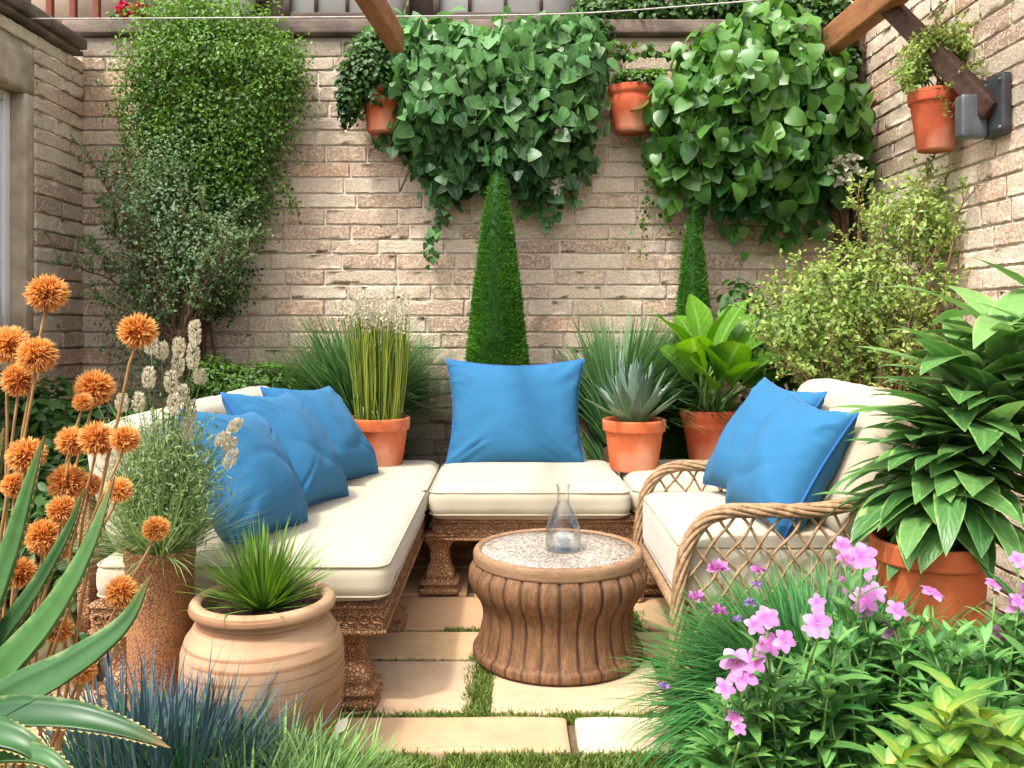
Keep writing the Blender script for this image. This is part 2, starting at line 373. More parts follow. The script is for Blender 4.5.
M['ground'] = solid_mat('earth_ground', lin(70,54,40), lin(118,96,72), 6, .95, .8, 30, .02, c3=lin(84,86,50))
M['slab'] = None
M['terra'] = terracotta('terracotta', lin(200,102,60)); M['terra2'] = terracotta('terracotta_red', lin(184,88,56)); M['clay'] = None
M['cream'] = fabric_mat('cream_fabric', lin(184,173,149), mott=.16); M['piping'] = fabric_mat('cream_piping', lin(170,159,134))
M['blue'] = fabric_mat('blue_fabric', lin(46,106,146), weave=700, sheen=.04, mott=.2); M['blue_pipe'] = fabric_mat('blue_piping', lin(38,98,170))
M['carved'] = carved_mat('carved_wood', lin(164,114,76), lin(202,152,108), 62); M['carved_fine'] = carved_mat('carved_wood_fine', lin(168,118,80), lin(206,156,112), 95)
M['wicker'] = wood_mat('rattan', lin(124,92,62), lin(186,154,118), vec=(1,1,1), scale=40, bstr=.3)
M['bark'] = wood_mat('bark', lin(84,62,46), lin(126,100,76), vec=(3,3,.6), scale=22, bstr=.6)
M['twig'] = solid_mat('twig', lin(104,78,54), lin(140,112,80), 20, .85)
M['green_stem'] = solid_mat('green_stem', lin(84,120,54), lin(120,150,80), 20, .6)
# ================================================================== SETTING
WX0, WX1, WY = -2.92, 2.38, 6.1
g = MB(); g.add([(-60,-60,0),(60,-60,0),(60,60,0),(-60,60,0)], [(0,1,2,3)])
o = g.build('ground', M['ground']); o['kind'] = 'structure'

# paving: irregular flagstones in courses
def slab_mat():
    m, nt, out = newmat('sandstone_flags')
    col = ramp(nt, attr(nt, 'rnd'), [(0, lin(178,144,108)), (.3, lin(190,158,118)), (.6, lin(198,164,124)), (.85, lin(182,154,122)), (1, lin(204,186,160))])
    col = mixc(nt, ramp(nt, tex(nt, scale=3, detail=7), [(.4, (0,0,0)), (.75, (.7,.7,.7))]), col, lin(184,144,108))
    col = mixc(nt, ramp(nt, tex(nt, scale=18, detail=8), [(.5, (0,0,0)), (.8, (.5,.5,.5))]), col, lin(150,124,100))
    col = mixc(nt, ramp(nt, tex(nt, scale=1.3, detail=6), [(.48, (0,0,0)), (.72, (.6,.6,.6))]), col, lin(134,114,90))
    p = nd(nt, 'ShaderNodeBsdfPrincipled'); lk(nt, col, p.inputs['Base Color']); p.inputs['Roughness'].default_value = .9; p.inputs['Specular IOR Level'].default_value = .2
    lk(nt, bump(nt, tex(nt, scale=70, detail=8), .3, .004, bump(nt, tex(nt, scale=9, detail=5), .3, .015)), p.inputs['Normal']); lk(nt, p.outputs[0], out.inputs[0]); return m
M['slab'] = slab_mat()
rows = [(2.895,3.165,[-1.7,-1.05,.205,.64,1.4]),(3.185,3.68,[-1.75,-.86,-.13,.62,1.35]),(3.70,4.03,[-1.7,-1.0,.42,1.3]),(4.05,4.53,[-1.75,-.7,.56,1.35]),
        (4.55,5.05,[-1.8,-1.1,-.2,.7,1.5]),(5.07,5.5,[-1.8,-.9,.1,.9,1.5]),(2.15,2.62,[-1.6,-.9,-.1,.5,1.2]),(1.5,2.13,[-1.6,-.7,.2,.9,1.4])]
mb = MB(); jn = [] # joints
for (y0,y1,xs) in rows:
    for a, b in zip(xs[:-1], xs[1:]):
        ga = .012 if rng.random() < .6 else .03
        if abs(a+.13) < .01: ga = .055
        if abs(b+.13) < .01: gb = .055
        else: gb = .012
        jn.append((b, y0, y1, gb))
        def fn(V, s=rng.random()*50):
            W = V.copy()
            for i in range(len(V)):
                q = mnoise.noise_vector(Vector((V[i][0]*3+s, V[i][1]*3, 0)))
                W[i] += np.array([q[0]*.012, q[1]*.012, (q[2]*.006) if V[i][2] > 0 else 0])
            return W
        rbox(mb, ((a+b)/2, (y0+y1)/2, .0), ((b-a)/2-ga, (y1-y0)/2-.008, .03), .012, n=14, rnd=(1. if a == .205 else rng.random()*.9), fn=fn)
o = mb.build('paving', M['slab']); o['kind'] = 'structure'

# moss and turf in the joints
M['turf'] = leaf_mat('turf', lin(84,110,38), lin(156,180,82), transl=.2, rough=.6)
mb = MB()
def turf(x0,x1,y0,y1,n,l=.028):
    P = np.stack([x0+(x1-x0)*rng.random(n), y0+(y1-y0)*rng.random(n), np.full(n, .004)], -1)
    w = clump(P, 14.)+.35*rng.random(n); k = w > .42; P = P[k]
    N = rdir(len(P))*np.array([1,1,.1]); F = nrm(np.array([0,0,1.])+rdir(len(P))*.6)
    leaves(mb, P, F, N, l*(.5+rng.random(len(P))), .006, 'blade3', curve=.6, flat=True)
turf(-.75,.64,3.15,3.2,5500,.03); turf(-.17,-.08,3.17,3.72,3800,.034); turf(-.8,.9,2.55,2.9,14000,.03); turf(-.9,.6,2.86,2.91,3000,.03)
turf(.36,.64,3.67,3.72,1600,.03); turf(-.3,0,4.02,4.07,1200,.03); turf(.5,.62,4.0,4.3,1800,.03); turf(-.6,.6,3.67,3.715,1800,.022); turf(-.6,.6,4.02,4.06,1500,.02)
o = mb.build('grass', M['turf'], smooth=False); o['kind'] = 'stuff'; o['label'] = 'short green turf growing in the joints of the sandstone paving'

# ------------------------------------------------------------------ brick walls
def brick_wall(parent, O, U, L, z0, z1, N, mat, holes=(), name='brick_face', ch=.102, seed=1, sub=(13,8), pro=.0045):
    r = np.random.default_rng(seed); O = np.array(O, float); U = np.array(U, float); N = np.array(N, float); mb = MB(); Z = np.array([0,0,1.])
    z = z0; row = 0
    while z < z1-.02:
        h = min(ch*(.88+.24*r.random()), z1-z); gm = .012
        segs = [(0., L)]
        for (a,b,c,d) in holes:
            if z+h > c+.01 and z < d-.01:
                ns=[]
                for s,e in segs:
                    if b <= s or a >= e: ns.append((s,e)); continue
                    if a > s: ns.append((s,a))
                    if b < e: ns.append((b,e))
                segs = ns
        for s,e in segs:
            x = s-(.12*r.random() if s == 0 else 0); 
            while x < e-.01:
                l = .24+.26*r.random()
                x1 = x+l
                if e-x1 < .1: x1 = e
                xa = max(x, s); 
                if x1-xa > .03:
                    nu, nv = sub; a = np.concatenate([[0,.012,.022], np.linspace(.14,.86,nu-6), [.978,.988,1]]); b = np.array([0,.04,.07,.34,.66,.93,.96,1]); nv = 8
                    A, B = np.meshgrid(a, b, indexing='ij')
                    px = xa+gm/2+(x1-xa-gm)*A; pz = z+gm/2+(h-gm)*B
                    inner = ((A > 0)&(A < 1)&(B > 0)&(B < 1))
                    d = np.where(inner, pro*(.5+1.0*r.random()), -.002)
                    q = np.array([mnoise.noise(Vector((px.flat[i]*26+seed*9, pz.flat[i]*36, row*.7))) for i in range(px.size)]).reshape(px.shape)
                    d = d+np.where(inner, q*.0075, 0)
                    j = r.normal(size=px.shape)*.002; px = px+j; pz = pz+r.normal(size=px.shape)*.0022
                    # pull first inner ring to the rim
                    V = O+U*px[...,None]+Z*pz[...,None]+N*d[...,None]
                    idx = np.arange(nu*nv).reshape(nu,nv)
                    Q = np.stack([idx[:-1,:-1],idx[1:,:-1],idx[1:,1:],idx[:-1,1:]],-1).reshape(-1,4)
                    if np.dot(np.cross(U, Z), N) < 0: Q = Q[:, ::-1]
                    mb.add(V.reshape(-1,3), Q, rnd=r.random())
                x = x1
        z += h; row += 1
    return mb.build(name, mat, parent)

# back wall
bw = thing('garden_wall', 'tall back garden wall of rough pinkish brown brick under a dark coping', 'wall', (0, WY, 0))
mb = MB(); box(mb, WX0-.3, WX1+.3, WY+.006, WY+.26, 0, 3.335); mb.build('mortar_bed', M['mortar'], bw)
brick_wall(bw, (WX0, WY, 0), (1,0,0), WX1-WX0, .0, 3.33, (0,-1,0), M['brick'], seed=3)
mb = MB(); box(mb, WX0-.1, WX1+.1, WY-.07, WY+.3, 3.34, 3.44, bev=.015); mb.build('coping', M['coping'], bw)

# left house wall with window
lw = thing('house_wall', 'shaded brick house wall on the left with a white window', 'wall', (WX0, 5, 0))
wy0, wy1, wz0, wz1 = 4.15, 5.38, 1.36, 2.78
def wallbox(mb, ya, yb, za, zb): box(mb, WX0-.3, WX0-.006, ya, yb, za, zb)
mb = MB(); wallbox(mb, 3.3, wy0-.012, 0, 3.17); wallbox(mb, wy1+.012, WY+.002, 0, 3.17); wallbox(mb, wy0-.01, wy1+.01, 0, wz0-.012); wallbox(mb, wy0-.01, wy1+.01, wz1+.012, 3.17); mb.build('mortar_bed', M['mortar'], lw)
brick_wall(lw, (WX0, 3.3, 0), (0,1,0), WY-3.3, 0, 3.17, (1,0,0), M['brick_shade_lift'], holes=[(wy0-.1-3.3, wy1+.1-3.3, wz0-.09, wz1+.26)], seed=5, pro=.016)
mb = MB(); box(mb, WX0-.15, WX0+.055, 3.25, WY-.075, 3.18, 3.215, bev=.01); box(mb, WX0-.15, WX0+.085, 3.25, WY-.075, 3.218, 3.30, bev=.02); mb.build('coping', M['coping'], lw)
mb = MB()
box(mb, WX0-.12, WX0+.012, wy1, wy1+.095, wz0-.08, wz1+.0, bev=.006); box(mb, WX0-.12, WX0+.012, wy0-.095, wy0, wz0-.08, wz1, bev=.006)
box(mb, WX0-.12, WX0+.014, wy0-.1, wy1+.1, wz1+.003, wz1+.25, bev=.008); mb.build('stone_surround', M['stone_trim'], lw)
mb = MB(); box(mb, WX0-.1, WX0+.07, wy0-.06, wy1+.06, wz0-.06, wz0+.0, bev=.012); mb.build('window_sill', M['stone_trim'], lw)
wn = MB(); fx0, fx1 = WX0-.14, WX0-.075
for ya, yb, za, zb in ((wy0+.002,wy0+.07,wz0+.003,wz1),(wy1-.07,wy1-.002,wz0+.003,wz1),(wy0+.072,wy1-.072,wz0+.003,wz0+.08),(wy0+.072,wy1-.072,wz1-.07,wz1),((wy0+wy1)/2-.03,(wy0+wy1)/2+.03,wz0+.082,wz1-.072)):
    box(wn, fx0, fx1, ya, yb, za, zb, bev=.008)
w = wn.build('window', M['white_paint'], lw)
wn = MB()
for k in (0,1):
    a = wy0+.072 if k == 0 else (wy0+wy1)/2+.032; b = (wy0+wy1)/2-.032 if k == 0 else wy1-.072
    for ya,yb,za,zb in ((a,a+.035,wz0+.082,wz1-.072),(b-.035,b,wz0+.082,wz1-.072),(a+.037,b-.037,wz0+.082,wz0+.12),(a+.037,b-.037,wz1-.11,wz1-.072),(a+.037,b-.037,2.02,2.045)):
        box(wn, fx0+.012, fx1-.014, ya, yb, za, zb, bev=.005)
wn.build('sash', M['white_paint'], w)
def glass_pane_mat(name, c, rough=.05, metal=0.):
    m, nt, out = newmat(name); p = nd(nt, 'ShaderNodeBsdfPrincipled')
    lk(nt, ramp(nt, tex(nt, scale=2.5, detail=3), [(.35, c), (.65, tuple(x*.75 for x in c))]), p.inputs['Base Color']); p.inputs['Roughness'].default_value = rough; p.inputs['Specular IOR Level'].default_value = .9; p.inputs['Metallic'].default_value = metal
    lk(nt, p.outputs[0], out.inputs[0]); return m
M['pane_dark'] = glass_pane_mat('window_glass', lin(110,124,132)); M['pane_sky'] = glass_pane_mat('sky_reflection_glass', lin(242,246,246), .12)  # pane_sky: white base colour stands in for the sky reflected in the panes
wn = MB(); box(wn, fx0+.02, fx0+.026, wy0+.05, wy1-.05, wz0+.06, wz1-.05); wn.build('pane', M['pane_dark'], w)

# right wall
rw = thing('garden_wall', 'tall sunlit pale brick wall along the right side', 'wall', (WX1, 4.5, 0))
mb = MB(); box(mb, WX1+.006, WX1+.3, 2.2, WY+.3, 0, 4.6); mb.build('mortar_bed', M['mortar'], rw)
brick_wall(rw, (WX1, 2.2, 0), (0,1,0), WY-2.2, 0, 4.6, (-1,0,0), M['brick_pale'], seed=8, ch=.106)

# post in the right corner
mb = MB(); box(mb, WX1-.11, WX1-.03, WY-.11, WY-.03, 0, 3.33, bev=.008)
tag(mb.build('wooden_post', M['dark_wood']), 'thin dark wooden post standing in the right corner of the walls', 'post')

# ------------------------------------------------------------------ neighbour house above the back wall
HY0 = 6.85
nh = thing('neighbour_house', 'neighbouring house with brown framed windows seen over the back wall', 'house', (-.5, HY0, 0))
M['render'] = solid_mat('house_render', lin(190,172,152), lin(160,142,124), 6, .9, .3)
mb = MB(); box(mb, -4.2, 3.4, HY0+.1, HY0+.4, 0, 3.42); box(mb, -4.2, 3.4, HY0+.1, HY0+.4, 4.62, 5.4); box(mb, -4.2, -2.42, HY0+.1, HY0+.4, 3.42, 4.62); box(mb, .80, 3.4, HY0+.1, HY0+.4, 3.42, 4.62); mb.build('wall', M['render'], nh)
mb = MB(); box(mb, -2.6, .95, HY0-.06, HY0+.06, 3.55, 3.715, bev=.01); box(mb, -2.5, .95, HY0+.11, HY0+.16, 3.4, 4.9); mb.build('sill', M['brown_frame'], nh)
def house_window(x0, x1, nb):
    fr = MB(); z0, z1 = 3.72, 4.6
    for a,b,c,d in ((x0,x0+.05,z0,z1),(x1-.05,x1,z0,z1),(x0+.052,x1-.052,z0,z0+.045),(x0+.052,x1-.052,z1-.06,z1)): box(fr, a, b, HY0, HY0+.09, c, d, bev=.006)
    for k in range(1, nb):
        x = x0+(x1-x0)*k/nb; box(fr, x-.014, x+.014, HY0+.02, HY0+.07, z0+.052, z1-.062, bev=.004)
    for zz in (4.2,): box(fr, x0+.052, x1-.052, HY0+.025, HY0+.065, zz-.012, zz+.012, bev=.003)
    f = fr.build('window', M['brown_frame'], nh)
    p = MB(); box(p, x0+.03, x1-.03, HY0+.042, HY0+.048, z0+.03, z1-.03); p.build('pane', M['pane_sky'], f)
house_window(-1.74, -.78, 4); house_window(-.6, .5, 4); house_window(-2.4, -1.95, 2)
mb = MB()
for x in np.arange(-3.75, -2.85, .165): box(mb, x-.022, x+.022, 6.32, 6.365, 3.2, 4.2, bev=.005)
box(mb, -3.9, -2.78, 6.3, 6.385, 4.2, 4.28, bev=.01); box(mb, -3.9, -2.78, 6.3, 6.385, 3.1, 3.2, bev=.01)
M['redwood'] = wood_mat('red_brown_wood', lin(110,52,38), lin(140,74,56))
tag(mb.build('balcony_railing', M['redwood']), 'red brown wooden baluster railing above the left corner', 'railing')
mb = MB(); box(mb, -2.80, -2.68, 6.5, 6.62, 0, 4.3, bev=.01); box(mb, -2.66, -2.58, 6.52, 6.6, 0, 4.3, bev=.01)
tag(mb.build('wooden_post', M['brown_frame']), 'double brown post beside the railing above the left corner', 'post')

# overhead wire
pts = [at(-120,19,5.4), at(120,18.5,5.3), at(340,17,5.2), at(560,14,5.1), at(700,5,5.0), at(800,-4,4.9), at(950,-22,4.8)]
mb = MB(); tube(mb, curve3(pts, 8), .0042, 5)
M['wire'] = solid_mat('wire', lin(150,146,138), lin(190,186,178), 20, .5)
tag(mb.build('overhead_wire', M['wire']), 'thin pale wire stretched across above the back wall', 'wire')

# pergola beams and brace
def beam(name, A, B, w, h, mat, label, cat, bev=.008, parent=None, up=(0,0,1)):
    A, B = np.array(A), np.array(B); d = B-A; L = np.linalg.norm(d); d /= L; s = nrm(np.cross(d, up)); u = np.cross(s, d)
    p, Q = cube_grid(6); h3 = np.array([L/2, w/2, h/2]); q = np.clip(p*h3, -(h3-bev), h3-bev); V = q+nrm(p*h3-q)*bev
    m2 = MB(); m2.add(V[:,:1]*d+V[:,1:2]*s+V[:,2:]*u+(A+B)/2, Q)
    o = m2.build(name, mat, parent)
    return tag(o, label, cat) if label else o
beam('pergola_beam', at(397,42,5.0), (-.82,2.2,2.98), .085, .13, M['beam'], 'warm brown pergola beam end above the ivy at upper left', 'beam')
beam('pergola_beam', at(830,42,5.75), (2.16,2.2,3.22), .10, .17, M['beam'], 'thick orange brown pergola beam above the big leaved climber at upper right', 'beam')
br = thing('pergola_brace', 'dark diagonal timber brace running from pergola beam to a black wall bracket', 'brace', at(998,108,4.4))
beam('timber', (2.07,5.0,3.19), (2.325,4.355,2.43), .07, .10, M['dark_wood'], None, None, parent=br)
mb = MB(); box(mb, WX1-.05, WX1-.008, 4.27, 4.45, 2.31, 2.60, bev=.006); mb.build('wall_plate', M['black_metal'], br)
for yy in (4.295,4.425):
    for zz in (2.34,2.57):
        b_ = MB(); lathe(b_, [(0,.012),(.006,.011),(.011,.006),(.011,0)], (0,0,0), 8); b_.V[0] = np.stack([-b_.V[0][:,2]+WX1-.049, b_.V[0][:,0]+yy, b_.V[0][:,1]+zz], 1); b_.build('bolt', M['grey_metal'], br)
mb = MB(); rbox(mb, (WX1-.118, 4.435, 2.42), (.064,.04,.105), .012, n=6); mb.build('bracket_box', M['grey_metal'], br)

# ================================================================== SEATING
LEGP = smooth_prof([(.102,0),(.104,.03),(.088,.045),(.096,.07),(.074,.085),(.072,.12),(.05,.20),(.052,.225),(.047,.24),(.05,.27),(.075,.325),(.082,.335),(.078,.345),(.092,.37)], 3)
def leg_mesh(par, x, y, top):
    mb = MB(); pr = LEGP.copy(); pr[:,1] *= top/.37
    pr = np.vstack([[0,0], pr, [0, top]])
    def fn(V, a):
        V = V.copy(); z = V[...,2]; k = 1+.05*np.sin(z*150)*(np.abs(z-.12*top/.37) < .08); V[...,0] *= k; V[...,1] *= k; return V
    lathe(mb, pr, (x, y, .03), 40, square=.8, fn=fn); return mb.build('leg', M['carved'], par)
def apron(mb, x0, x1, y0, y1, z0, z1):
    t = .05
    box(mb, x0, x1, y0, y0+t, z0, z1, bev=.006); box(mb, x0, x1, y1-t, y1, z0, z1, bev=.006)
    box(mb, x0, x0+t, y0+t+.002, y1-t-.002, z0, z1, bev=.006); box(mb, x1-t, x1, y0+t+.002, y1-t-.002, z0, z1, bev=.006)
    box(mb, x0+.02, x1-.02, y0+.02, y1-.02, z1-.02, z1+.004)
    # raised mouldings
    for zz in (z0+.008, z1-.014):
        tube(mb, [(x0,y0-.004,zz),(x1,y0-.004,zz)], .008, 6); tube(mb, [(x1+.004,y0,zz),(x1+.004,y1,zz)], .008, 6); tube(mb, [(x0-.004,y0,zz),(x0-.004,y1,zz)], .008, 6)
    # carved scroll studs
    n = int((x1-x0)/.045)
    zc = (z0+z1)/2; k = 10; a = np.arange(k)*2*PI/k
    def ring(c, ax):
        pts = [c+np.array(([np.cos(t)*.018,0,np.sin(t)*.016] if ax == 'y' else [0,np.cos(t)*.018,np.sin(t)*.016])) for t in np.linspace(0, 5.4, 9)]
        tube(mb, pts, .0055, 4)
    for i in range(n): ring(np.array([x0+.03+i*.045, y0-.003, zc]), 'y')
    for i in range(int((y1-y0)/.045)):
        ring(np.array([x1+.003, y0+.03+i*.045, zc]), 'x'); ring(np.array([x0-.003, y0+.03+i*.045, zc]), 'x')
def wr(seed, amp=.006, f=6.):
    def fn(V):
        W = V.copy()
        for i in range(len(V)):
            q = mnoise.noise_vector(Vector(V[i]*f)+Vector((seed,0,0))); W[i] += np.array(q)*amp
        return W
    return fn
def cushion(par, x0,x1,y0,y1,z0,z1, name='seat_cushion', r=.062, puff=.03, seed=0):
    mb = MB(); c = ((x0+x1)/2,(y0+y1)/2,(z0+z1)/2); h = ((x1-x0)/2,(y1-y0)/2,(z1-z0)/2)
    rbox(mb, c, h, r, n=26, puff=puff, fn=wr(seed, .006, 5.)); o = mb.build(name, M['cream'], par)
    pm = MB()
    for zz in (z1-.022, z0+.022):
        e = .012; rr = r; pts=[]
        for cx,cy,a0 in ((x1-rr,y0+rr,-PI/2),(x1-rr,y1-rr,0),(x0+rr,y1-rr,PI/2),(x0+rr,y0+rr,PI)):
            for t in np.linspace(a0, a0+PI/2, 6): pts.append((cx+(rr-e+.004)*np.cos(t), cy+(rr-e+.004)*np.sin(t), zz))
        pts.append(pts[0]); tube(pm, pts, .0045, 5, cap=False)
    pm.build('piping', M['piping'], o); return o
# left bench
IN = -.43
lb = thing('carved_bench', 'long cream cushioned bench on carved wooden legs along the left side', 'bench', (-.95,4.2,0))
mb = MB(); apron(mb, -1.5, IN-.03, 3.2, 5.42, .30, .415); box(mb, -1.56, -1.51, 3.22, 5.42, .30, .86, bev=.01); mb.build('frame', M['carved_fine'], lb)
for (x,y) in ((-.585,3.30),(-.585,4.1),(-.60,5.3),(-1.4,3.31),(-1.4,4.3),(-1.4,5.3)): leg_mesh(lb, x, y, .30)
cushion(lb, -1.48, IN, 3.15, 4.555, .425, .575, seed=1); cushion(lb, -1.48, IN, 4.57, 5.46, .425, .57, seed=2)
def placed(mb, name, mat, parent, M4):
    for i in range(len(mb.V)):
        V = mb.V[i]; mb.V[i] = V@np.array(M4)[:3,:3].T+np.array(M4)[:3,3]
    return mb.build(name, mat, parent)
def frame_from(n, roll=0., upv=(0,0,1)):
    n = nrm(np.array(n, float)); u = nrm(np.array(upv)-n*np.dot(n, upv)); s = np.cross(u, n)
    c, q = math.cos(roll), math.sin(roll); s2 = s*c+u*q; u2 = -s*q+u*c
    return np.stack([s2, u2, n], 1)
def back_cushion(par, c, n, w, h, t, seed):
    mb = MB(); rbox(mb, (0,0,0), (w/2,h/2,t/2), t*.48, n=22, puff=.035, fn=wr(seed, .012, 4.5))
    F = np.eye(4); F[:3,:3] = frame_from(n); F[:3,3] = c
    o = placed(mb, 'back_cushion', M['cream'], par, F)
    pm = MB(); a = np.linspace(0, 2*PI, 61); 
    pw, ph = w/2-.004, h/2-.004; k = 5.
    x = np.sign(np.cos(a))*np.abs(np.cos(a))**(2/k)*pw; y = np.sign(np.sin(a))*np.abs(np.sin(a))**(2/k)*ph
    tube(pm, np.stack([x,y,0*a],1), .007, 5, cap=False); placed(pm, 'piping', M['piping'], o, F)
for i, y in enumerate((3.52, 4.2, 4.83)): back_cushion(lb, (-1.40+.01*i, y, .81), (.93,-.02,.26), .66, .50, .16, 10+i)
# back bench
bb = thing('carved_bench', 'cream cushioned bench on carved legs along the back wall under the single blue cushion', 'bench', (.4,5,0))
mb = MB(); apron(mb, IN+.035, 1.32, 4.56, 5.42, .30, .415); mb.build('frame', M['carved_fine'], bb)
for (x,y) in ((-.37,4.64),(.69,4.64),(1.2,4.66),(-.3,5.32),(.5,5.32),(1.2,5.32)): leg_mesh(bb, x, y, .30)
cushion(bb, IN+.008, .60, 4.5, 5.46, .42, .575, seed=3); cushion(bb, .612, 1.35, 4.56, 5.46, .42, .57, seed=4)

# wicker loveseat
ws = thing('wicker_loveseat', 'rattan loveseat with lattice arms and cream cushions on the right', 'loveseat', (1.05,3.95,0))
def rope(mb, pts, R_=.0195, r=.0108, n=7, pitch=.62, sub=10):
    c = curve3(pts, sub); d = np.concatenate([[0], np.cumsum(np.linalg.norm(np.diff(c, axis=0), axis=1))])
    m = int(d[-1]/.012)+2; t = np.linspace(0, d[-1], m); P = np.stack([np.interp(t, d, c[:,i]) for i in range(3)], 1)
    T = nrm(np.gradient(P, axis=0)); s = nrm(np.cross(T, (.13,.9,.2))); b = np.cross(T, s)
    for k in range(n):
        ph = t/pitch*2*PI+k*2*PI/n
        tube(mb, P+R_*(np.cos(ph)[:,None]*s+np.sin(ph)[:,None]*b), r*(.92+.1*np.sin(t*60+k)), 6, rnd=rng.random())
def in_poly(x, z, poly):
    c = False; j = len(poly)-1
    for i in range(len(poly)):
        xi, zi = poly[i]; xj, zj = poly[j]
        if (zi > z) != (zj > z) and x < (xj-xi)*(z-zi)/(zj-zi)+xi: c = not c
        j = i
    return c
def arm(y, tilt=0.):
    prof = [(.625,.03),(.622,.2),(.63,.38),(.655,.54),(.71,.645),(.80,.695),(.95,.70),(1.12,.70),(1.28,.725),(1.42,.765),(1.52,.80)]
    pts = [np.array([x, y+tilt*(z-.4), z]) for x, z in prof]
    mb = MB(); rope(mb, pts)
    a = mb.build('arm', M['wicker'], ws)
    lm = MB(); poly = prof+[(1.52,.14),(.63,.14)]; sx, slope = .088, 1.35
    for sg in (1,-1):
        for x0 in np.arange(-.6, 2.6, sx):
            run=[]
            for zz in np.arange(.10, .86, .012):
                x = x0+sg*(zz-.4)/slope+.006*math.sin(zz*40+x0*30)
                if in_poly(x, zz, poly): run.append((x, y+tilt*(zz-.4)+sg*.006*math.cos(zz*36), zz))
                else:
                    if len(run) > 2: tube(lm, run, .0062, 5, rnd=rng.random())
                    run=[]
            if len(run) > 2: tube(lm, run, .0062, 5, rnd=rng.random())
    tube(lm, [(.63,y,.15),(1.52,y,.15)], .016, 6)
    lm.build('lattice', M['wicker'], a)
    m2 = MB(); rope(m2, [np.array([1.52,y,z]) for z in (.03,.3,.6,.8,1.02)]); m2.build('leg', M['wicker'], ws)
arm(3.40); arm(4.45)
mb = MB(); rope(mb, [np.array([1.52,3.40,1.0]), np.array([1.60,3.55,1.06]), np.array([1.62,3.92,1.1]), np.array([1.60,4.3,1.06]), np.array([1.52,4.45,1.0])])
for yy in np.arange(3.46, 4.45, .07): tube(mb, [(1.52,yy,.2),(1.56,yy,.6),(1.60,yy,1.04)], .008, 5)
for zz in np.arange(.25, 1.04, .08): tube(mb, [(1.53+.06*(zz-.3),3.40,zz),(1.545+.065*(zz-.3),3.92,zz),(1.53+.06*(zz-.3),4.45,zz)], .008, 5)
mb.build('backrest', M['wicker'], ws)
mb = MB(); box(mb, .66, 1.5, 3.44, 4.41, .26, .315, bev=.01); tube(mb, [(.64,3.42,.3),(.64,4.43,.3)], .024, 8); mb.build('seat_frame', M['wicker'], ws)
cushion(ws, .635, 1.44, 3.425, 4.43, .32, .575, r=.06, seed=6)
for i, y in enumerate((3.68, 4.16)): back_cushion(ws, (1.41, y, .845), (-.90,-.06,.32), .50, .62, .17, 20+i)

# ------------------------------------------------------------------ scatter cushions
def pillow(c, n, w, h, t, label, roll=0., seed=0, group=None, upv=(0,0,1), sag=.02, dent=0.):
    m = 50; g1 = np.linspace(-1, 1, m); g1 = np.sign(g1)*(1-(1-np.abs(g1))**1.35)
    A, B = np.meshgrid(g1, g1, indexing='ij'); mb = MB(); pipe=[]
    rs = np.random.default_rng(int(seed*100)); creases = [(rs.choice([-1,1])*(.75+.2*rs.random()), rs.choice([-1,1])*(.75+.2*rs.random()), rs.random()*.9+.3, rs.normal()*.35) for _ in range(9)]
    def shape(u, v, s):
        x = u*w/2*(1-.11*(1-v*v)**1.1); y = v*h/2*(1-.10*(1-u*u)**1.1)
        k = np.maximum(0, (1-u**2))*np.maximum(0, (1-v**2)); z = s*t/2*k**.42
        z = z*(1-.12*v)
        # seam puckers
        ed = np.exp(-((1-np.abs(u))/.16)**2); ed2 = np.exp(-((1-np.abs(v))/.16)**2)
        q = np.array([mnoise.noise(Vector((a*2.1+seed, b*2.1, s))) for a, b in zip(np.ravel(u), np.ravel(v))]).reshape(np.shape(u))
        q2 = np.array([mnoise.noise(Vector((a*5+seed*2, b*5, s+3))) for a, b in zip(np.ravel(u), np.ravel(v))]).reshape(np.shape(u))
        rad = np.sin((np.abs(u)-np.abs(v))*14+seed)*np.exp(-(((np.abs(u)+np.abs(v))-1.55)/.22)**2)
        z = z+s*(k**.5)*(q*.012+q2*.002)+s*k**.25*(.005*np.sin(v*30+3*q*4+seed)*ed+.005*np.sin(u*30+q*3)*ed2+.009*rad)
        fold = np.exp(-((v-(.35*np.sin(u*2+seed)-.25))/.09)**2)*np.exp(-(u/.8)**2); z = z-s*fold*.007*dent
        for cu, cv_, ln, bend in creases:
            dx, dy = -cu, -cv_; L_ = math.hypot(dx, dy); dx /= L_; dy /= L_
            al = (u-cu)*dx+(v-cv_)*dy; pe = -(u-cu)*dy+(v-cv_)*dx-bend*al*al
            amp = np.exp(-((al-.28*ln)/(.3*ln))**2)
            z = z+s*.007*amp*k**.3*(np.exp(-((pe-.06)/.05)**2)-1.2*np.exp(-(pe/.042)**2)+np.exp(-((pe+.06)/.05)**2))
        y = y-sag*h*(1-u*u)*(v > 0)*v*.8
        return np.stack([x, y, z], -1)
    idx = np.arange(m*m).reshape(m, m)
    Q = np.stack([idx[:-1,:-1], idx[1:,:-1], idx[1:,1:], idx[:-1,1:]], -1).reshape(-1, 4)
    mb.add(shape(A, B, 1).reshape(-1,3), Q); mb.add(shape(A, B, -1).reshape(-1,3), Q[:, ::-1])
    e = np.linspace(-1, 1, 24)
    ring = np.concatenate([np.stack([e, -np.ones(24)],1), np.stack([np.ones(24), e],1), np.stack([-e, np.ones(24)],1), np.stack([-np.ones(24), -e],1)])
    pp = shape(ring[:,0], ring[:,1], 0.); 
    F = np.eye(4); F[:3,:3] = frame_from(n, roll, upv); F[:3,3] = c
    o = placed(mb, 'scatter_cushion', M['blue'], None, F); tag(o, label, 'cushion', group)
    pm = MB(); tube(pm, pp, .0055, 5, cap=False); placed(pm, 'piping', M['blue_pipe'], o, F)
    return o
PG = 'blue cushions on the seats'
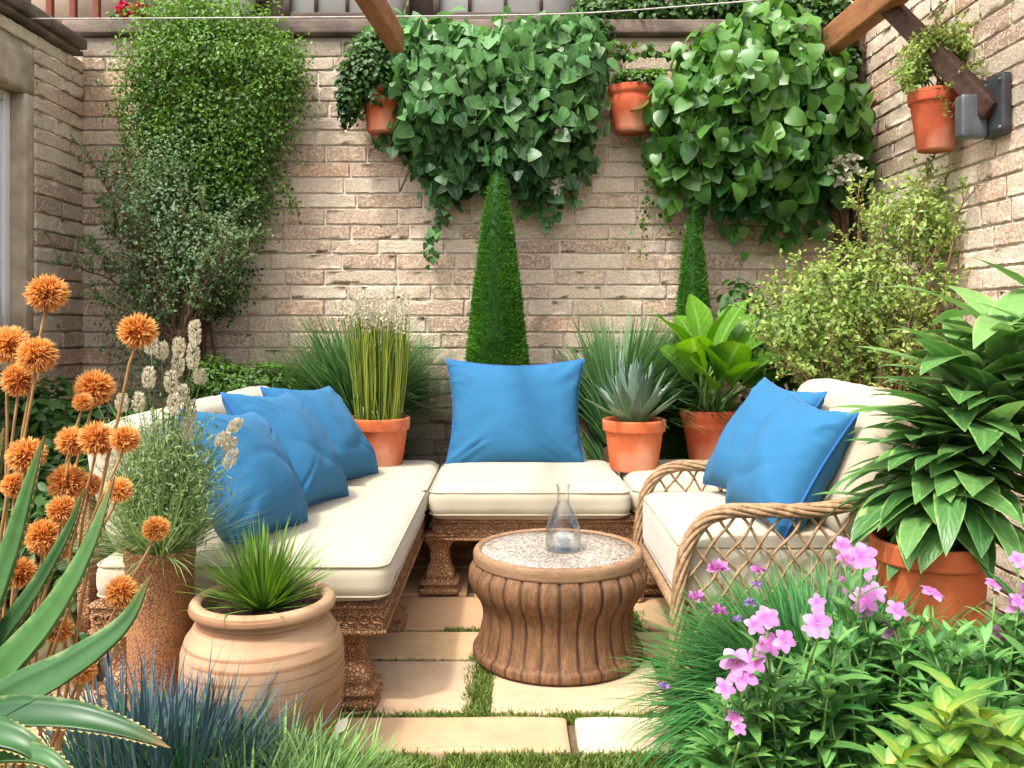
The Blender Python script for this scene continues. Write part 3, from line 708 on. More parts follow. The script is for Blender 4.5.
pillow((.02,5.30,.868), (0,-.97,.22), .82, .65, .26, 'square bright blue cushion alone on the back bench, before the tall cone topiary', 0., 1.3, PG, dent=.5)
pillow((-1.04,3.50,.825), (.86,-.16,.50), .54, .55, .30, 'blue cushion at the near end of left bench, nearest the seed head plant', -.14, 2.1, PG, dent=1.)
pillow((-1.00,4.02,.84), (.82,-.16,.56), .58, .60, .30, 'middle one of three blue cushions on the left bench', -.10, 3.7, PG, dent=1.)
pillow((-.98,4.66,.83), (.78,-.24,.56), .64, .58, .27, 'rearmost blue cushion of the left bench, nearest the reed pot', -.08, 4.9, PG, dent=.7)
pillow((1.14,3.72,.835), (-.84,-.20,.52), .52, .57, .29, 'front blue cushion on the loveseat with a piped seam facing us', -.08, 5.5, PG, dent=1.)
pillow((1.15,4.15,.865), (-.82,-.22,.52), .54, .60, .26, 'rear blue cushion on the loveseat, nearest the far rattan arm', -.06, 7.2, PG, dent=.7)

# ------------------------------------------------------------------ drum table
tb = thing('drum_table', 'round waisted wooden drum table with a speckled mosaic top', 'table', (.19,3.75,.03))
tx, ty = .19, 3.75
prof = smooth_prof([(.335,.005),(.352,.012),(.352,.04),(.338,.052),(.324,.09),(.311,.155),(.311,.20),(.324,.238),(.350,.276),(.366,.315),(.366,.358),(.343,.395)], 5)
prof = np.vstack([[0,.005], prof])
def staves(V, a):
    V = V.copy(); n = 28; z = V[...,2]
    ph = (a*n/(2*PI)+.12*np.sin(a*3))%1.
    gk = np.exp(-((np.minimum(ph, 1-ph))/.07)**2)[None]*((z > .055)&(z < .39))
    k = 1-.028*gk+.008*np.cos((ph-.5)*PI)[None]*((z > .055)&(z < .39)); V[...,0] *= k; V[...,1] *= k; return V
M['drum'] = wood_mat('drum_wood', lin(92,64,42), lin(138,100,68), vec=(3.,3.,.5), scale=16, bstr=.5, groove=True)
aa = np.arange(352)*2*PI/352; ph_ = (aa*28/(2*PI)+.12*np.sin(aa*3))%1.; gk_ = np.exp(-((np.minimum(ph_, 1-ph_))/.06)**2)
mb = MB(); lathe(mb, prof, (tx,ty,.03), 352, fn=staves, rnd=gk_); mb.build('body', M['drum'], tb)
mb = MB(); rim = smooth_prof([(.31,.388),(.346,.392),(.351,.41),(.350,.432),(.341,.444),(.326,.445),(.318,.438)], 4); lathe(mb, rim, (tx,ty,.03), 96); mb.build('rim', wood_mat('rim_wood', lin(128,98,70), lin(166,132,100), scale=20), tb)
def mosaic():
    m, nt, out = newmat('speckled_mosaic')
    v = nd(nt, 'ShaderNodeTexVoronoi', feature='F1'); v.inputs['Scale'].default_value = 95; co = nd(nt, 'ShaderNodeTexCoord').outputs['Object']; lk(nt, co, v.inputs['Vector'])
    sx = nd(nt, 'ShaderNodeSeparateColor'); lk(nt, v.outputs['Color'], sx.inputs[0])
    col = ramp(nt, sx.outputs[0], [(0, lin(140,128,114)), (.25, lin(206,198,184)), (.6, lin(196,186,170)), (.8, lin(164,150,134)), (.94, lin(104,94,86)), (1, lin(210,204,194))])
    col = mixc(nt, ramp(nt, v.outputs['Distance'], [(.35, (0,0,0)), (.6, (.8,.8,.8))]), col, lin(120,104,92))
    p = nd(nt, 'ShaderNodeBsdfPrincipled'); lk(nt, col, p.inputs['Base Color']); p.inputs['Roughness'].default_value = .45
    lk(nt, bump(nt, v.outputs['Distance'], .4, .003), p.inputs['Normal']); lk(nt, p.outputs[0], out.inputs[0]); return m
mb = MB(); lathe(mb, [(0,.436),(.1,.436),(.2,.436),(.319,.436),(.319,.40)], (tx,ty,.03), 96); mb.build('mosaic_top', mosaic(), tb)

# carafe
def clear_glass():
    m, nt, out = newmat('clear_glass')
    lw_ = nd(nt, 'ShaderNodeLayerWeight'); lw_.inputs[0].default_value = .35
    tr = nd(nt, 'ShaderNodeBsdfTransparent'); lk(nt, ramp(nt, lw_.outputs['Facing'], [(0, (.98,.99,.99)), (.7, (.95,.965,.96)), (1, (.66,.71,.70))]), tr.inputs[0])
    gl = nd(nt, 'ShaderNodeBsdfGlossy'); gl.inputs['Roughness'].default_value = .03
    mx = nd(nt, 'ShaderNodeMixShader'); lk(nt, math_(nt, 'MULTIPLY', lw_.outputs['Fresnel'], .45, clamp=True), mx.inputs[0]); lk(nt, tr.outputs[0], mx.inputs[1]); lk(nt, gl.outputs[0], mx.inputs[2]); lk(nt, mx.outputs[0], out.inputs[0]); return m
cx, cy, cz = .212, 3.73, .4665
cf = thing('glass_carafe', 'clear glass carafe holding ice on the drum table', 'carafe', (cx,cy,cz))
op = smooth_prof([(.0,.001),(.06,.001),(.070,.008),(.073,.03),(.072,.085),(.064,.112),(.048,.150),(.033,.182),(.0265,.202),(.026,.235),(.029,.262),(.033,.268)], 5)
ip = [(r-.0035, z+.004) for r, z in op[::-1] if r > .01]+[(0,.008)]
mb = MB(); lathe(mb, np.vstack([op, ip]), (cx,cy,cz), 64); mb.build('bottle', clear_glass(), cf)
def ice():
    m, nt, out = newmat('ice'); tr = nd(nt, 'ShaderNodeBsdfTransparent'); tr.inputs[0].default_value = (1,1,1,1)
    p = nd(nt, 'ShaderNodeBsdfPrincipled'); p.inputs['Base Color'].default_value = (.9,.9,.87,1); p.inputs['Roughness'].default_value = .3
    mx = nd(nt, 'ShaderNodeMixShader'); mx.inputs[0].default_value = .16; lk(nt, bump(nt, tex(nt, scale=60, detail=5), .5, .004), p.inputs['Normal'])
    lk(nt, tr.outputs[0], mx.inputs[1]); lk(nt, p.outputs[0], mx.inputs[2]); lk(nt, mx.outputs[0], out.inputs[0]); return m
mb = MB()
for i in range(22):
    a = rng.random()*6.3; rr = .052*math.sqrt(rng.random()); p, Q = cube_grid(4); h = np.array([.014,.014,.013])
    q = np.clip(p*h, -(h-.004), h-.004); V = q+nrm(p*h-q)*.004; Rm = np.array(Matrix.Rotation(rng.random()*3, 3, Vector(rdir(1)[0])))
    mb.add(V@Rm.T+np.array([cx+rr*math.cos(a), cy+rr*math.sin(a), cz+.02+.04*rng.random()]), Q)
mb.build('ice', ice(), cf)
# ================================================================== PLANTS
L_ = leaf_mat
M['lf_bright'] = L_('leaf_bright', lin(36,84,28), lin(134,184,66), transl=.3)
M['lf_mid'] = L_('leaf_mid', lin(34,76,30), lin(96,142,58), transl=.25)
M['lf_grey'] = L_('leaf_grey_green', lin(84,124,72), lin(178,208,150), transl=.3, rough=.6)
M['lf_ivy'] = L_('leaf_ivy', lin(34,96,46), lin(132,190,108), transl=.24, rough=.42, mid=lin(130,164,118), edge=lin(136,170,120), edge_w=.98)
M['lf_big'] = L_('leaf_big', lin(40,108,46), lin(138,194,88), transl=.3, rough=.36, spec=.55, veins=.08)
M['lf_cone'] = L_('leaf_clipped', lin(44,112,20), lin(108,172,44), transl=.2, rough=.6)
M['lf_tuft'] = L_('blade_dark', lin(36,86,44), lin(96,144,80), tip=lin(110,150,92), transl=.2, rough=.4)
M['lf_reed'] = L_('reed', lin(112,146,40), lin(196,206,86), transl=.2, rough=.5)
M['lf_agave'] = L_('agave', lin(84,120,108), lin(140,168,150), transl=.05, rough=.55, edge=lin(160,176,140), edge_w=.93, base=lin(150,170,110))
M['lf_hosta'] = L_('paddle_leaf', lin(60,128,32), lin(132,188,62), transl=.35, rough=.35, mid=lin(164,206,110), veins=.12)
M['lf_yellow'] = L_('leaf_yellow_green', lin(108,158,60), lin(224,244,140), transl=.35)
M['lf_strap'] = L_('strap_leaf', lin(56,124,58), lin(158,208,120), transl=.25, rough=.36, edge=lin(168,194,116), edge_w=.95, mid=lin(130,165,95), veins=.15)
M['lf_fescue'] = L_('blue_blade', lin(58,96,66), lin(112,146,110), tip=lin(66,84,112), base=lin(90,136,72), transl=.1, rough=.55)
M['lf_mound'] = L_('mound_blade', lin(70,124,56), lin(176,214,120), transl=.25)
M['lf_lav'] = L_('bluegreen_blade', lin(26,80,36), lin(98,164,84), transl=.2, rough=.45, spec=.25, tip=lin(70,132,70))
M['lf_lance'] = L_('lance_leaf', lin(54,124,56), lin(146,204,112), transl=.28, rough=.38, mid=lin(130,170,110))
M['lf_varieg'] = L_('variegated_leaf', lin(74,140,60), lin(146,190,98), transl=.25, rough=.4, edge=lin(70,130,46), edge_w=.75, base=lin(170,184,70), mid=lin(190,206,124))
M['lf_yucca'] = L_('yucca_blade', lin(60,126,34), lin(160,202,80), transl=.2, rough=.4, base=lin(90,120,50))
M['lf_feather'] = L_('feather_blade', lin(104,142,76), lin(196,218,146), transl=.2)
M['lf_aloe'] = L_('aloe_skin', lin(44,92,44), lin(80,128,66), edge=lin(140,156,100), edge_w=1.02, transl=.05, rough=.42, spec=.45, tip=lin(150,112,64), tip_pow=16.)
M['seed'] = L_('cream_seed', lin(226,212,176), lin(255,252,232), transl=.3, rough=.8)
M['orange'] = L_('orange_floret', lin(224,138,52), lin(250,194,108), tip=lin(250,206,130), transl=.3, rough=.7, base=lin(192,104,36))
M['orange_stem'] = solid_mat('rusty_stem', lin(124,92,54), lin(160,122,76), 20, .7)
M['pink'] = L_('pink_petal', lin(214,128,204), lin(242,188,234), transl=.35, rough=.5, base=lin(190,84,176))
M['red'] = L_('red_petal', lin(196,30,56), lin(226,60,84), transl=.3)
M['white_fl'] = L_('white_petal', lin(210,210,180), lin(240,238,220), transl=.3)
M['yel'] = solid_mat('yellow_eye', lin(226,200,90), lin(240,220,130), 30, .6)
M['purple'] = L_('purple_petal', lin(170,140,206), lin(206,176,230), transl=.3)

# ---- big climber upper left
cl = thing('climbing_shrub', 'bright fine leaved green climber spilling over the wall at upper left', 'climbing plant', at(205,330,5.85))
E = [ell(205,55,88,52,5.9,.22), ell(160,95,48,58,5.92,.18), ell(262,90,44,70,5.92,.18), ell(212,140,72,62,5.9,.2), ell(205,215,52,66,5.92,.17), ell(218,280,34,40,5.92,.12), ell(200,18,80,26,6.0,.2), ell(290,70,18,40,5.95,.1), ell(150,180,38,60,5.95,.12), ell(180,250,46,80,5.97,.1), ell(245,190,34,60,5.95,.12)]
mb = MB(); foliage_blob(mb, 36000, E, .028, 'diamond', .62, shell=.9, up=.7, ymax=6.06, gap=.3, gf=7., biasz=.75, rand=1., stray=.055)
st = MB()
for px, py in ((303,105),(298,150),(285,130),(292,200),(268,210),(300,212),(122,150),(118,120)):
    strand(mb, st, [at(px-30*np.sign(px-200), py-40, 5.95), at(px-8*np.sign(px-200), py-20, 5.93), at(px, py+12, 5.97)], 60, .03, 'diamond', .6, .0025, .03, .3)
for k in range(9):
    e = at(150+110*rng.random(), 60+180*rng.random(), 5.95); tube(st, bez(at(200+rng.normal()*8,400,5.98), at(195,260,5.98), e, 10), np.linspace(.014,.004,10), 5)
mb.build('foliage', M['lf_bright'], cl, smooth=False); st.build('stem', M['bark'], cl)
# ---- grey-green shrub at left corner
gs = thing('upright_shrub', 'tall grey green upright shrub with bare trunk in the left corner', 'shrub', at(178,470,5.6))
mb, st = MB(), MB(); base = at(180,520,5.65); base[2] = 0
tr = bez(base, at(174,420,5.65), at(182,330,5.65), 8); tube(st, tr, np.linspace(.055,.04,8), 10)
T = [at(px,py,5.62+rng.normal()*.12) for px,py in ((92,165),(105,205),(120,160),(130,225),(148,150),(160,190),(150,260),(172,170),(200,200),(118,270),(100,300),(185,240),(205,262),(225,225),(238,240),(245,262),(222,285),(200,310),(240,205),(135,300),(170,290),(110,235),(160,320),(258,238),(82,245),(60,262))]
shrub(mb, st, at(181,345,5.65), T, .016, 20, .16, 22, .027, .55, spread=.03, tstart=.3, upb=.8)
foliage_blob(mb, 6500, [ell(150,240,52,80,5.66,.2), ell(205,255,45,55,5.66,.18), ell(140,330,42,70,5.7,.16), ell(165,160,32,30,5.7,.15)], .026, 'diamond', .5, shell=.8, up=.5, gap=.32, gf=9, stray=.05)
mb.build('foliage', M['lf_grey'], gs, smooth=False); st.build('trunk', M['bark'], gs)

# ---- centre ivy
iv = thing('ivy', 'dense dark green ivy hanging on the middle of the back wall', 'climbing plant', at(500,110,6.0))
mb, st = MB(), MB()
E = [ell(500,70,92,52,5.86,.26), ell(450,95,52,50,5.84,.22), ell(545,105,50,62,5.86,.22), ell(495,130,62,55,5.88,.2), ell(435,60,50,42,5.88,.2), ell(560,60,45,45,5.9,.2), ell(410,130,28,26,5.95,.1), ell(548,165,32,38,5.95,.1), ell(440,165,30,36,5.96,.09), ell(400,45,35,28,5.95,.14)]
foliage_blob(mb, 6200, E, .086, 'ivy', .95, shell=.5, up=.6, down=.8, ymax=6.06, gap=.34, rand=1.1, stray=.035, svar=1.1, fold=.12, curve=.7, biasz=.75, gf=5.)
for pts, n in (([(440,180),(438,215),(432,240),(428,262)],42),([(447,175),(444,205),(446,225)],26),([(543,185),(540,205),(546,228)],22),([(575,165),(572,185),(572,200)],16),([(520,190),(522,210),(518,218)],12),([(590,140),(592,160),(580,172)],14),([(385,130),(378,142),(382,150)],10),([(405,150),(420,170),(425,190)],16)):
    strand(mb, st, [at(x,y,6.0) for x,y in pts], n, .062, 'ivy', .9, .003, .02, 1.)
mb.build('foliage', M['lf_ivy'], iv); 
for k in range(10): tube(st, bez(at(400+20*k,180+rng.normal()*10,6.05), at(440+12*k,110,6.03), at(420+17*k,40,5.98), 8), .006, 5)
st.build('stem', M['bark'], iv)
for c_, k in ((at(556,186,5.84), 30), (at(560,132,5.70), 24)):
    fl = MB(); leaves(fl, c_+rng.normal(size=(k,3))*.012, rdir(k), rdir(k)+np.array([0,-1,.3]), .05, .022, 'oval'); fl.build('flower_cluster', M['white_fl'], iv)

# ---- right big leaved climber
bc = thing('climbing_shrub', 'lush climber with large bright heart shaped leaves at upper right of the wall', 'climbing plant', at(760,120,6.0))
mb, st = MB(), MB()
E = [ell(755,75,75,50,5.78,.3), ell(720,110,58,55,5.78,.26), ell(790,120,65,62,5.78,.26), ell(760,165,62,48,5.85,.22), ell(705,160,42,30,5.9,.15), ell(785,185,36,36,5.92,.13), ell(820,110,42,55,5.85,.22), ell(770,40,45,30,5.9,.2), ell(845,150,22,50,5.95,.12), ell(672,140,18,44,5.92,.1)]
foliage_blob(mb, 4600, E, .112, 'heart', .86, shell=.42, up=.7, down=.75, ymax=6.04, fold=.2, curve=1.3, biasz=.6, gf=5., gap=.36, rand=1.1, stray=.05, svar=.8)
for px, py in ((700,225),(735,238),(770,232),(820,228),(845,205),(668,205),(790,240)):
    strand(mb, st, [at(px,py-70,5.85), at(px+rng.normal()*5,py-30,5.88), at(px+rng.normal()*6,py+6,5.95)], 22, .09, 'heart', .85, .003, .035, 1.)
for k in range(12): tube(st, bez(at(846+rng.normal()*4,300,6.05), at(840,120,6.03), at(690+14*k,50+80*rng.random(),5.95), 10), np.linspace(.013,.005,10), 5)
mb.build('foliage', M['lf_big'], bc); st.build('stem', M['bark'], bc)
for px, py in ((832,170),(846,163),(853,158),(838,182),(848,178),(836,160),(858,170)):
    fl = MB(); leaves(fl, at(px,py,5.62)+rng.normal(size=(16,3))*.008, rdir(16), rdir(16)+np.array([0,-1,.5]), .045, .03, 'oval'); fl.build('flower_cluster', M['white_fl'], bc)
# trailing creeper
tc = thing('trailing_creeper', 'thin creeper strands dangling beside the middle wall pot', 'climbing plant', at(655,160,6.0))
mb, st = MB(), MB()
for pts, n, s in (([(655,140),(648,180),(645,215),(640,258)],70,.03),([(668,180),(666,210),(672,235)],40,.03),([(660,120),(652,150),(650,170)],30,.04),([(572,38),(610,52),(650,54),(690,50)],80,.05),([(570,60),(590,40),(630,46),(700,44)],60,.045)):
    strand(mb, st, [at(x,y,5.98) for x,y in pts], n, s, 'heart', .8, .0025, .022, .8)
mb.build('foliage', M['lf_bright'], tc); st.build('stem', M['twig'], tc)
# creeping plant on the coping
cp = thing('coping_creeper', 'mossy fine leaved creeper growing along the top of the back wall at right', 'climbing plant', at(700,20,6.15))
mb = MB(); foliage_blob(mb, 9000, [ell(620,12,50,20,6.2,.2), ell(690,8,70,22,6.22,.2), ell(770,6,60,24,6.2,.2), ell(820,12,35,26,6.15,.2), ell(590,30,25,14,6.05,.1), ell(840,60,20,50,6.0,.12)], .042, 'oval', .65, shell=.7, up=.8, gap=.2, gf=9., biasz=.5)
st = MB(); tube(st, curve3([at(575,22,6.15), at(650,20,6.2), at(740,18,6.2), at(830,20,6.15)],6), .008, 5); mb.build('foliage', M['lf_mid'], cp, smooth=False); st.build('stem', M['twig'], cp)
# red flowers on the wall top
rf = thing('red_geranium', 'small red flowers on top of the wall above the left climber', 'plant', at(130,22,6.2))
mb = MB(); foliage_blob(mb, 260, [ell(133,16,16,10,6.2,.1)], .05, 'heart', .9); mb.build('foliage', M['lf_mid'], rf)
mb = MB()
for px, py, r_ in ((126,11,.05),(141,9,.03),(134,13,.03)):
    P = at(px,py,6.08)+rdir(60)*r_; leaves(mb, P, rdir(60), rdir(60), .035, .03, 'oval')
mb.build('flower_cluster', M['red'], rf)

# ---- topiary cones
def cone(apex, zb, rb, label, n, Ybase):
    t = thing('topiary_cone', label, 'topiary', (apex[0], apex[1], 0))
    H = apex[2]-.25
    def rad(s): return rb*np.maximum(0, 1-s)**.64*np.minimum(1, .74+s*.7)
    core = MB(); lathe(core, [(0.001,.25)]+[(rad(s)*.93+.004, .25+H*s) for s in np.linspace(0,1,16)]+[(0,.25+H)], (apex[0],apex[1],0), 24); 
    s = 1-np.sqrt(rng.random(n)*(1-.0)); s = np.clip(s,0,.995); a = rng.random(n)*2*PI; k = (np.sin(a) < .35)|(rng.random(n) < .25); s, a = s[k], a[k]; m = len(s)
    O = np.stack([np.cos(a), np.sin(a), np.full(m, rb/H)], -1); P0 = np.stack([np.cos(a)*.3, np.sin(a)*.3, s*2], -1); rr = rad(s)*(.97+.06*rng.random(m))*(.97+.07*clump(P0, 7.))
    P = np.stack([apex[0]+rr*np.cos(a), apex[1]+rr*np.sin(a), .25+H*s], -1)
    F = nrm(O+rdir(m)*.55+np.array([0,0,.35]))
    leaves(core, P, F, rdir(m), .019*(.6+.8*rng.random(m))*np.where(rng.random(m) < .05, 1.9, 1.), .0055, 'blade3', curve=.3, flat=True, rnd=np.clip(.7*clump(P,7)+.45*rng.random(m)-.05,0,1))
    core.build('crown', M['lf_cone'], t, smooth=False)
    tk = MB(); tube(tk, [(apex[0],apex[1],0),(apex[0],apex[1],.3)], .03, 8); tk.build('trunk', M['bark'], t)
cone(at(497,164,5.72), .25, .262, 'tall clipped green cone topiary rising behind the single back cushion', 60000, 5.72)
cone(at(693,206,5.88), .25, .19, 'darker slim cone topiary below the big leaved climber', 34000, 5.88)

# ---- pots
def pot(parent, c, r, h, mat, rim_h=.22, taper=.72, seg=56, style='std', soil=True):
    """c = centre of base; r = rim radius"""
    if style == 'std':
        rb = r*taper; rz = h*(1-rim_h); rr = r*.90
        pr = [(0,0),(rb*.96,0),(rb,.008),(rb+(rr-rb)*.5,rz*.5),(rr,rz-.004),(rr+.002,rz),(r*.975,rz+.004),(r*.985,rz+.012),(r,h-.012),(r*.995,h-.003),(r*.97,h),(r*.90,h-.002),(r*.87,h-.015),(r*.84,h-.06)]
    elif style == 'urn':
        pr = smooth_prof([(r*.66,0),(r*.72,.02),(r*.74,.035),(r*.80,h*.25),(r*.92,h*.5),(r*.95,h*.66),(r*.92,h*.76),(r*.94,h*.80),(r*1.0,h*.86),(r*1.0,h*.95),(r*.97,h),(r*.88,h*.99),(r*.84,h*.9)],3); pr = np.vstack([[0,0], pr])
    elif style == 'double':
        pr = [(0,0),(r*.62,0),(r*.66,.01),(r*.86,h*.66),(r*.90,h*.68),(r*.88,h*.72),(r*.88,h*.78),(r*.94,h*.82),(r*.99,h*.9),(r*1.0,h*.97),(r*.97,h),(r*.90,h*.99),(r*.86,h*.9)]
    mb = MB(); lathe(mb, pr, c, seg); o = mb.build('pot', mat, parent)
    if soil:
        sm = MB(); prs = [(0, h-.03), (r*.4, h-.028), (r*.86, h-.035)]
        lathe(sm, prs, c, 32, fn=lambda V,a: V+rng.normal(size=V.shape)*.004); sm.build('soil', M['soil'], parent)
    return o
# wall pots
W1 = at(383,133,5.945); t = thing('wall_pot', 'terracotta wall pot with rounded bushy plant left of the ivy', 'potted plant', W1, 'terracotta pots hung high on the walls')
pot(t, W1, .142, .285, M['terra'], taper=.72)
mb, st = MB(), MB(); foliage_blob(mb, 3600, [ell(372,70,32,38,5.88,.2), ell(352,90,16,32,5.85,.12), ell(385,45,24,18,5.9,.15), ell(345,110,8,18,5.85,.06)], .034, 'oval', .75, shell=.7, up=.8, gap=.15, gf=10., biasz=.6)
for k in range(14): tube(st, bez(W1+np.array([0,0,.26]), W1+np.array([0,0,.4]), at(350+48*rng.random(),45+45*rng.random(),5.88), 6), .004, 4)
mb.build('foliage', M['lf_mid'], t, smooth=False); st.build('stem', M['twig'], t)
W2 = at(631,133,5.935); t = thing('wall_pot', 'rounded terracotta wall pot with low spreading plant, between ivy and climber', 'potted plant', W2, 'terracotta pots hung high on the walls')
pot(t, W2, .152, .30, M['terra2'], style='urn')
mb, st = MB(), MB(); foliage_blob(mb, 1500, [ell(637,80,26,10,5.9,.13), ell(655,78,14,10,5.88,.1), ell(625,78,14,7,5.88,.1)], .028, 'oval', .7, shell=.8, up=.9, biasz=.5)
for k in range(10): tube(st, bez(W2+np.array([0,0,.27]), W2+np.array([0,0,.34]), at(615+45*rng.random(),78,5.9), 6), .003, 4)
mb.build('foliage', M['lf_bright'], t, smooth=False); st.build('stem', M['twig'], t)
W3 = at(938,151,4.76); W3[0] = min(W3[0], WX1-.14); t = thing('wall_pot', 'terracotta wall pot with airy yellow green plant on the right wall', 'potted plant', W3, 'terracotta pots hung high on the walls')
pot(t, W3, .138, .315, M['terra2'], taper=.66)
mb, st = MB(), MB()
shrub(mb, st, W3+np.array([0,0,.28]), [at(px,py,4.72+rng.normal()*.07) for px,py in ((912,62),(925,45),(940,36),(955,34),(970,42),(982,55),(935,60),(958,55),(945,45),(905,78),(975,72),(918,50),(965,30),(930,30))], .006, 9, .12, 14, .026, .6, spread=.04, tstart=.45)
shrub(mb, st, W3+np.array([-.02,-.1,.3]), [at(px,py,4.6) for px,py in ((945,118),(952,105),(925,100),(905,92))], .003, 3, .07, 10, .024, .5, tstart=.3)
foliage_blob(mb, 2600, [ell(935,52,30,20,4.74,.12), ell(962,50,26,18,4.74,.12), ell(915,72,16,16,4.74,.1)], .028, 'diamond', .6, shell=.9, up=.7, gap=.3, rand=1.)
mb.build('foliage', M['lf_yellow'], t, smooth=False); st.build('stem', M['twig'], t)

# ---- dark grass tufts behind the bench
for (px, Y, n, lab, az_) in ((360,5.74,2100,'dark fountain of grass behind the reed pot',None), (618,5.76,2000,'dark fountain of grass behind the agave pot',(-78,140))):
    c = at(px,440,Y); c[2] = .62; t = thing('ornamental_grass', lab, 'grass plant', (c[0],c[1],0))
    mb = MB(); tuft(mb, c, n, (.6,1.02), .015, .1, (48,89), (.2,1.35), az_); tuft(mb, c-np.array([0,0,.3]), 350, (.4,.7), .011, .12, (45,80), (.3,1.2), az_)
    mb.build('foliage', M['lf_tuft'], t, smooth=False)
    s = MB(); lathe(s, [(0,.62),(.09,.60),(.11,.3),(.13,0)], (c[0],c[1],0), 14); s.build('crown', M['soil'], t)
# ---- reed pot
SZ = .575
c = at(378.5,466,5.17); c[2] = SZ+.004; t = thing('potted_reed', 'orange pot of upright reeds with cream tips on the left bench corner', 'potted plant', c)
pot(t, c, .182, .285, M['terra'], rim_h=.26, taper=.74)
mb, sd = MB(), MB(); n = 190; a = rng.random(n)*2*PI; r_ = .13*np.sqrt(rng.random(n)); 
for i in range(n):
    b = c+np.array([r_[i]*math.cos(a[i]), r_[i]*math.sin(a[i]), .25]); h = .44+.22*rng.random(); sp = 1.1+.5*rng.random()
    e = np.array([c[0]+(b[0]-c[0])*sp+rng.normal()*.012, c[1]+(b[1]-c[1])*sp, b[2]+h]); p = bez(b, (b+e)/2+np.append(rng.normal(size=2)*.02,0), e, 7)
    tube(mb, p, np.linspace(.0042,.0028,7), 4, rnd=rng.random(), cap=False)
    if h > .52:
        k = 16; P = e+np.array([0,0,.0])+np.stack([rng.normal(size=k)*.008, rng.normal(size=k)*.008, rng.random(k)*.12-.02],1)
        leaves(sd, P, nrm(rdir(k)*.8+np.array([0,0,.7])), rdir(k), .024, .010, 'diamond', flat=True)
mb.build('stem', M['lf_reed'], t); sd.build('seed_head', M['seed'], t, smooth=False)
# ---- agave pot
c = at(634,470,5.06); c[2] = SZ+.004; t = thing('potted_agave', 'orange pot with spiky blue grey agave on the back bench', 'potted plant', c)
pot(t, c, .178, .285, M['terra'], rim_h=.24, taper=.74)
mb = MB(); n = 34; i = np.arange(n); az = i*2.399+.3; e = np.radians(86-64*(i/n)**.9)
H = np.stack([np.cos(az), np.sin(az), 0*az],-1); F = H*np.cos(e)[:,None]+np.array([0,0,1.])*np.sin(e)[:,None]; N = -H*np.sin(e)[:,None]+np.array([0,0,1.])*np.cos(e)[:,None]
leaves(mb, c+np.array([0,0,.25])+H*.03, F, N, .40-.10*(i/n), .062, 'strap', curve=-.25+.2*rng.random(n), fold=.42)
mb.build('foliage', M['lf_agave'], t)
# ---- paddle leaved plant
c = at(709,452,5.36); c[2] = SZ+.004; t = thing('potted_paddle_plant', 'wide rimmed terracotta pot with bright paddle shaped leaves at the corner', 'potted plant', c)
pot(t, c, .175, .31, M['terra2'], style='double')
mb, st = MB(), MB()
specs = [(672,318,-.25),(700,300,.1),(716,312,-.3),(735,305,.0),(750,318,.1),(765,335,-.2),(690,338,-.35),(668,352,-.1),(712,345,-.4),(740,345,-.3),(780,352,0),(722,330,.1),(796,365,.1),(755,362,-.35),(685,318,.2),(730,360,-.3),(775,320,.25),(705,365,-.4)]
for px, py, dy in specs:
    tip = at(px,py,5.36+dy); b = c+np.array([rng.normal()*.03, rng.normal()*.03, .28]); d = tip-b
    m = b+d*np.array([.40,.40,.52]); st_c = bez(b, b+np.array([d[0]*.1,d[1]*.1,d[2]*.35]), m, 7); tube(st, st_c, np.linspace(.011,.006,7), 6)
    F = nrm(tip-m+np.array([0,0,.06])); N = nrm(np.array([0,-.45,.8])+rng.normal(size=3)*.25)
    leaves(mb, m[None], F, N, np.linalg.norm(tip-m)*1.2, .185+.04*rng.random(), 'paddle', curve=.5, fold=.3, rnd=.2+.8*rng.random(), wave=.12)
mb.build('foliage', M['lf_hosta'], t); st.build('stem', M['green_stem'], t)
mb = MB(); tuft(mb, c+np.array([0,0,.28]), 120, (.12,.3), .012, .12, (20,80), (.3,1.4)); mb.build('undergrowth', M['lf_mid'], t)
# ---- airy right shrub
b = np.array([1.95,4.95,0.]); t = thing('airy_shrub', 'airy yellow green shrub with thin branches before the right wall', 'shrub', b)
mb, st = MB(), MB()
T = [at(px,py,4.9+rng.normal()*.16) for px,py in ((955,165),(930,175),(968,190),(905,190),(950,205),(885,215),(920,220),(975,225),(870,240),(895,250),(940,245),(850,265),(965,265),(820,270),(875,275),(800,290),(840,295),(775,300),(915,285),(760,315),(800,320),(860,320),(830,335),(780,335),(890,345),(945,300),(755,335),(815,355),(850,360),(900,310),(870,205),(860,180),(790,275),(930,330),(770,350),(795,370),(835,380),(905,370))]
shrub(mb, st, b, T, .015, 17, .17, 18, .032, .55, spread=.06, tstart=.45, upb=.5, sag=.1)
foliage_blob(mb, 9000, [ell(810,320,60,40,4.95,.25), ell(860,290,60,50,4.95,.25), ell(920,215,50,45,4.95,.22), ell(850,350,70,35,5.05,.2)], .032, 'diamond', .55, shell=.85, up=.6, gap=.4, gf=8, stray=.05)
mb.build('foliage', M['lf_yellow'], t, smooth=False); st.build('branch', M['twig'], t)
# darker undershrub behind loveseat
b = at(800,420,5.6); b[2] = 0; t = thing('leafy_shrub', 'dark glossy shrub growing behind the loveseat', 'shrub', b)
mb, st = MB(), MB(); foliage_blob(mb, 3000, [ell(780,345,60,45,5.6,.2), ell(850,370,70,50,5.4,.25), ell(740,300,22,25,5.8,.12), ell(790,440,80,50,5.6,.2), ell(900,420,60,60,5.2,.2)], .07, 'oval', .55, shell=.6, up=.7, curve=.6)
for k in range(12): tube(st, bez(b, b+np.array([0,0,.5]), at(750+130*rng.random(),320+60*rng.random(),5.55), 7), .008, 5)
mb.build('foliage', M['lf_mid'], t); st.build('stem', M['twig'], t)

